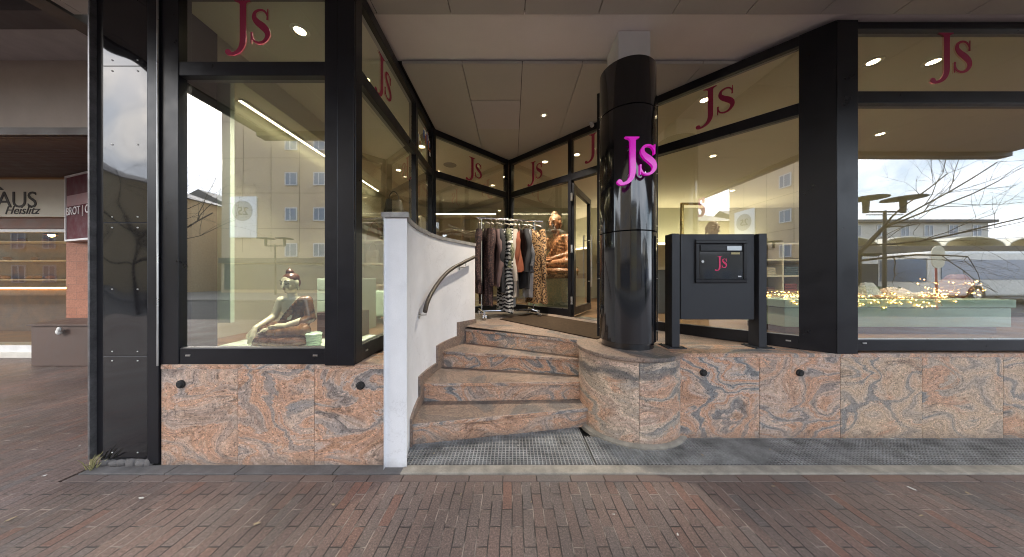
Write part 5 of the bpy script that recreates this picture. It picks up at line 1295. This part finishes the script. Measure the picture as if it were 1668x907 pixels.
MB().prism([(-7.66, 4.40), (-6.74, 4.40), (-6.68, 4.70), (-7.55, 4.70)], .005, .645).build('box_body', M_UB, ub, bevel=.006)
MB().prism([(-7.70, 4.375), (-6.70, 4.375), (-6.64, 4.705), (-7.56, 4.705)], lambda x, y: .648+(y-4.375)*.19, lambda x, y: .668+(y-4.375)*.19).build('lid', M_UB, ub, bevel=.004)
MB().ell((-7.15, 4.36, .56), (.04, .03, .05), nu=12, nv=8).ell((-7.12, 4.345, .60), (.03, .025, .04), nu=12, nv=8).build('hasp_cover', plain('white plastic bag', (.6, .6, .58), .6), ub, smooth=True)

# ================================================================== ACROSS THE STREET (seen in the glass)
random.seed(21)
M_BEIGE = plain('beige facade panels', (.58, .45, .31), .85, var=.05, scale=.4)
M_WFR = plain('white casement', (.7, .7, .7), .4)
M_WGL = plain('outdoor window glass', (.10, .16, .26), .08, spec=1)
ap = thing('apartment_building', 'tall beige apartment block with small windows across the street', 'building', (-18, -23, 0))
MB().box(-28.6, -4, -36, -23, 0, 32).build('facade', M_BEIGE, ap)
m = MB()
for x in [-26.5+2.8*k for k in range(9)]: m.box(x-.02, x+.02, -22.999, -22.985, 4, 32)
for z in [6.3+3.5*k for k in range(8)]: m.box(-28.6, -4, -22.999, -22.984, z-.02, z+.02)
m.build('panel_joints', plain('facade joint', (.2, .15, .1), .9), ap)
MB().box(-28.6, -4, -22.98, -22.7, 2.9, 3.4).build('ground_floor_cornice', plain('dark cornice', (.12, .1, .09), .6), ap)
MB().box(-28.2, -4.4, -22.97, -22.9, .3, 2.8).build('shop_front', plain('dark shop front', (.09, .09, .1), .2), ap)
for k in range(6):
    for j in range(6):
        x = -21.7+2.8*k; z = 4.2+3.5*j
        f = MB(); 
        for q_ in ((x-.6, x+.6, z-.65, z-.56), (x-.6, x+.6, z+.56, z+.65), (x-.6, x-.51, z-.56, z+.56), (x+.51, x+.6, z-.56, z+.56), (x-.12, x-.05, z-.56, z+.56)): f.box(q_[0], q_[1], -22.98, -22.9, q_[2], q_[3])
        fo = f.build('window', M_WFR, ap); MB().box(x-.51, x+.51, -22.975, -22.93, z-.56, z+.56).build('pane', M_WGL, fo)
bn = thing('advertising_banner', 'pale advertising banner with a round emblem high on the beige block', 'banner', (-26.3, -22.9, 5))
MB().box(-27.6, -25.0, -22.95, -22.8, 5.4, 9.4).build('board', plain('pale blue banner', (.80, .84, .90), .5, var=.04), bn)
MB().lathe([(.0, 0), (1.0, 0), (1.0, .02), (.0, .02)], 0, 0, 40, cap=False).build('emblem', plain('grey emblem', (.36, .39, .43), .6), bn, world=False)
em = [c for c in bn.children if c.name.startswith('emblem')][0]; em.rotation_euler = (R(-90), 0, 0); em.location = (0, .12, 3.0)
text_mesh('25', 1.1, (-25.65, -22.74, 7.6), (-1, 0, 0), (0, 0, 1), (0, 1, 0), .03, plain('dark number', (.08, .09, .1), .6), 'lettering', bn)
M_GREYH = plain('grey house render', (.30, .29, .28), .9); M_ROOF = plain('slate roof', (.10, .10, .11), .7)
def house(label, x0, x1, y0, y1, h, rh, mat, roofmat, ncol, nrow, flat=False):
    r = thing('town_house', label, 'house', ((x0+x1)/2, y1, 0), 'houses across the street')
    MB().box(x0, x1, y0, y1, 0, h).build('walls', mat, r)
    if flat: MB().box(x0-.4, x1+.4, y0-.4, y1+.6, h+.01, h+.35).build('roof', roofmat, r)
    else:
        ro = MB(); xm = (x0+x1)/2
        ro._add([(x0-.4, y0, h), (x1+.4, y0, h), (xm, y0, h+rh), (x0-.4, y1+.4, h), (x1+.4, y1+.4, h), (xm, y1+.4, h+rh)], [(0, 2, 1), (3, 4, 5), (0, 3, 5, 2), (1, 2, 5, 4), (0, 1, 4, 3)]); rf = ro.build('roof', roofmat, r)
        MB().box(x0+1, x0+2, y0+2, y0+3, h+.5, h+rh+.8).build('chimney', mat, rf)
    for k in range(ncol):
        for j in range(nrow):
            x = x0+(x1-x0)*(k+.5)/ncol; z = 1.8+2.9*j
            if z+.8 > h: continue
            f = MB()
            for q_ in ((x-.6, x+.6, z-.75, z-.66), (x-.6, x+.6, z+.66, z+.75), (x-.6, x-.51, z-.66, z+.66), (x+.51, x+.6, z-.66, z+.66), (x-.04, x+.04, z-.66, z+.66)): f.box(q_[0], q_[1], y1+.01, y1+.08, q_[2], q_[3])
            fo = f.build('window', M_WFR, r); MB().box(x-.51, x+.51, y1+.012, y1+.05, z-.66, z+.66).build('pane', M_WGL, fo)
    return r
house('grey gabled house left of the beige block across the street', -46, -31, -44, -30, 8.2, 4.2, M_GREYH, M_ROOF, 5, 2)
house('low pale house with flat roof behind the bus shelter', 24, 37, -44, -30, 4.6, 0, plain('pale render', (.36, .34, .30), .9), M_ROOF, 6, 2, True)
house('white terraced flats with flat roof to the right of the low pale house', 40, 62, -46, -31, 8.6, 0, plain('white render', (.62, .6, .55), .9), M_ROOF, 7, 3, True)
house('yellow house with flat roof beside the beige block', -3, 9, -40, -28, 9.5, 0, plain('yellow render', (.55, .45, .25), .9), M_ROOF, 5, 3, True)
house('brown gabled house opposite the shop steps', 10, 23, -44, -31, 7.5, 4, plain('brown render', (.35, .27, .2), .9), M_ROOF, 5, 2)
house('cream town house with many windows across from the neighbour shop', -52, -33, -28, -14, 9.5, 3.5, plain('cream render', (.6, .5, .33), .9), M_ROOF, 7, 3)
house('distant grey flats at the far left end of the street', -80, -52, -50, -36, 9, 0, M_GREYH, M_ROOF, 9, 3, True)
# bus shelter with barrel roofs
bsr = thing('bus_shelter', 'long bus shelter with curved pale roofs across the road', 'bus shelter', (30, -16, 0))
for k in range(4):
    x0 = 22+4.6*k; m = MB(); pts = [(x0+2.2+2.2*math.cos(math.pi*i/14), 3.75+.70*math.sin(math.pi*i/14)) for i in range(15)]; inn = [(x0+2.2+2.12*math.cos(math.pi*i/14), 3.75+.63*math.sin(math.pi*i/14)) for i in range(15)][::-1]
    m.plate(pts+inn, V(0, -15, 0), V(1, 0, 0), V(0, 0, 1), V(0, -1, 0), 2.6); m.build('barrel_roof', plain('milky roof panel', (.7, .66, .52), .5), bsr)
    MB().prism([(x0+.1, -17.59), (x0+4.3, -17.59), (x0+4.3, -15.05), (x0+.1, -15.05)], 3.745, 3.76).build('vault_infill', bsr.children[-1].data.materials[0], bsr)
MB().box(21.6, 40.8, -17.7, -14.9, 3.20, 3.74).build('roof_beam', plain('dark roof beam', (.10, .085, .07), .6), bsr)
for k in range(6): MB().cyl((22.4+3.4*k, -15.6, 0), (22.4+3.4*k, -15.6, 3.2), .1, n=10).build('post', M_POST, bsr)
MB().box(23, 40, -17.6, -17.55, .4, 2.6).build('back_pane', M_WGL, bsr)
# bus
bu = thing('bus', 'white city bus waiting behind the bus shelter', 'bus', (34, -13, 0)); M_BUS = plain('white bus paint', (.72, .71, .66), .25, var=.04, coat=.4)
MB().box(24.5, 36.5, -13.7, -11.2, .35, 3.0).build('body', M_BUS, bu, bevel=.18, segs=4); MB().box(25.0, 36.2, -11.19, -11.16, 1.35, 2.5).build('side_windows', M_WGL, bu); MB().box(24.46, 24.49, -13.5, -11.4, 1.2, 2.6).build('windscreen', M_WGL, bu)
for x in (27, 34): w_ = MB().cyl((x, -11.45, .5), (x, -11.14, .5), .5, n=28).build('wheel', M_RUBB, bu, smooth=True); MB().cyl((x, -11.16, .5), (x, -11.12, .5), .28, n=20).build('rim', M_STEEL, w_, smooth=True)
# lamps
def lamp(x, y, label):
    r = thing('street_lamp', label, 'street lamp', (x, y, 0), 'twin disc street lamps')
    MB().tube([(0, 0, 0), (0, 0, 4.3)], [.08, .055], 12).build('post', M_POST, r, smooth=True, world=False); MB().tube([(-.8, 0, 4.25), (.8, 0, 4.25)], .035, 8).tube([(-.8, 0, 4.12), (.8, 0, 4.12)], .02, 8).build('cross_arm', M_POST, r, world=False)
    for s_ in (-.8, .8):
        h = MB().tube([(s_, 0, 4.2), (s_, 0, 4.75)], [.09, .11], 12).build('lamp_body', M_POST, r, smooth=True, world=False); MB().lathe([(.05, 4.93), (.62, 4.84), (.64, 4.80), (.1, 4.76)], s_, 0, 32).build('disc_shade', M_POST, h, smooth=True, world=False)
    return r
l0 = lamp(15.9, -6.9, 'twin disc street lamp in front of the bus shelter')
l1 = copy_tree(l0); l1.location = (-20.3, -19.5, 0); l1['label'] = 'twin disc street lamp in front of the beige block'
sp_ = thing('bus_stop_sign', 'bus stop post with rounded white sign plate', 'bus stop sign', (18.9, -7.4, 0)); MB().cyl((18.9, -7.4, 0), (18.9, -7.4, 2.2), .035, n=10).build('post', plain('red post', (.4, .1, .08), .5), sp_)
m = MB(); m.plate([(.28*math.cos(a)*1, .22*math.copysign(1, math.sin(a))+.28*math.sin(a)) for a in [2*math.pi*i/28+.01 for i in range(28)]], V(18.9, -7.36, 2.35), V(1, 0, 0), V(0, 0, 1), V(0, 1, 0), .03); m.build('sign_plate', plain('cream sign', (.7, .66, .5), .5), sp_)
hg = MB(); rnd = random.Random(4)
for k in range(1500):
    p = V(rnd.uniform(14.5, 18.3), rnd.uniform(-9.1, -8.1), rnd.uniform(.05, 1.0)); d = V(rnd.gauss(0, 1), rnd.gauss(0, 1), rnd.gauss(0, 1)).normalized()*.07; w_ = d.orthogonal().normalized()*.035; hg._add([p-d, p+w_, p+d, p-w_], [(0, 1, 2, 3)])
for k in range(60): x = 14.6+k*.062; hg.tube([(x, -8.6, 0), (x+rnd.uniform(-.1, .1), -8.6+rnd.uniform(-.3, .3), .9)], .008, 4)
tag(hg.build('hedge', plain('hedge leaf', (.03, .075, .03), .6)), 'low green hedge beside the twin disc lamp', 'hedge')
# bare trees
def bare_tree(x, y, h, label, seed, lean):
    rnd = random.Random(seed); r = thing('bare_tree', label, 'tree', (x, y, 0), 'bare winter trees across the road'); T = MB(); Bm = MB()
    def grow(p, d, ln, rad, lv):
        n = 5; pts = [p]; rr = [rad]; q = p.copy(); dd = d.copy()
        for i in range(n):
            dd = (dd+V(rnd.gauss(0, .13), rnd.gauss(0, .13), rnd.gauss(.05 if lv < 3 else -.03, .10))).normalized(); q = q+dd*ln/n; pts.append(q.copy()); rr.append(rad*(1-.55*(i+1)/n))
        (T if lv == 0 else Bm).tube(pts, rr, 8 if lv < 2 else 4)
        if lv >= 4: return
        for k in range([6, 5, 5, 4][lv]):
            i = rnd.randint(2, n) if lv else rnd.randint(3, n)
            a = rnd.uniform(0, 6.283); t = rnd.uniform(.5, 1.05); u = dd.orthogonal().normalized(); w = dd.cross(u)
            nd = (dd*math.cos(t)+(u*math.cos(a)+w*math.sin(a))*math.sin(t)).normalized(); grow(pts[i].copy(), nd, ln*rnd.uniform(.55, .8), rr[i]*.52, lv+1)
    grow(V(x, y, 0), V(*lean).normalized(), h, .12, 0)
    M_BARK = plain('bark', (.055, .042, .033), .9, var=.3, bmp=.5)
    T.build('trunk', M_BARK, r, smooth=True); Bm.build('crown', M_BARK, r)
bare_tree(11.6, -5.6, 3.6, 'bare tree leaning over the pavement near the twin disc lamp', 3, (.12, .1, 1))
bare_tree(-13.8, -6.4, 3.8, 'bare tree at the kerb left of the shop', 8, (.05, .05, 1))
# fallen leaves and scraps on the paving
rnd = random.Random(12); lm_ = plain('dry leaf', (.35, .27, .17), .8); lm2 = plain('pale scrap', (.5, .48, .44), .8)
spots = [(-2.35, 1.75, .03), (-.33, 1.78, .012), (.12, 1.72, .012), (.60, 1.63, .015), (-1.45, 1.57, .03), (1.75, 1.85, .02), (2.65, 1.83, .03), (2.95, 1.79, .025), (2.40, 1.62, .022), (-3.3, 1.95, .02), (-2.9, 1.6, .03), (-.62, 2.2, .012), (.05, 2.3, .015), (1.5, 2.18, .02), (2.1, 2.25, .015), (3.3, 2.40, .03), (2.9, 2.41, .03), (3.7, 2.39, .03), (-3.6, 2.3, .015), (-4.6, 2.9, .02), (-1.1, 1.7, .02), (.9, 1.5, .015), (3.2, 1.6, .03)]
for i, (x, y, s_) in enumerate(spots):
    s_ *= .6; m = MB(); a = rnd.uniform(0, 6.3); n = 9; pts = []
    for k in range(n):
        t = 2*math.pi*k/n; rr = s_*(1+.3*rnd.uniform(-1, 1)); pts.append((x+math.cos(a)*rr*math.cos(t)-math.sin(a)*.45*rr*math.sin(t), y+math.sin(a)*rr*math.cos(t)+math.cos(a)*.45*rr*math.sin(t), .007+.006*rnd.random()))
    m._add(pts, [tuple(range(n))]); o = m.build('fallen_leaf', lm_ if i % 3 else lm2)
    sd2 = o.modifiers.new('t', 'SOLIDIFY'); sd2.thickness = .0015
    tag(o, 'small dry leaf or pale scrap lying loose on the ground outside the shop', 'leaf', 'leaves and scraps on the ground')
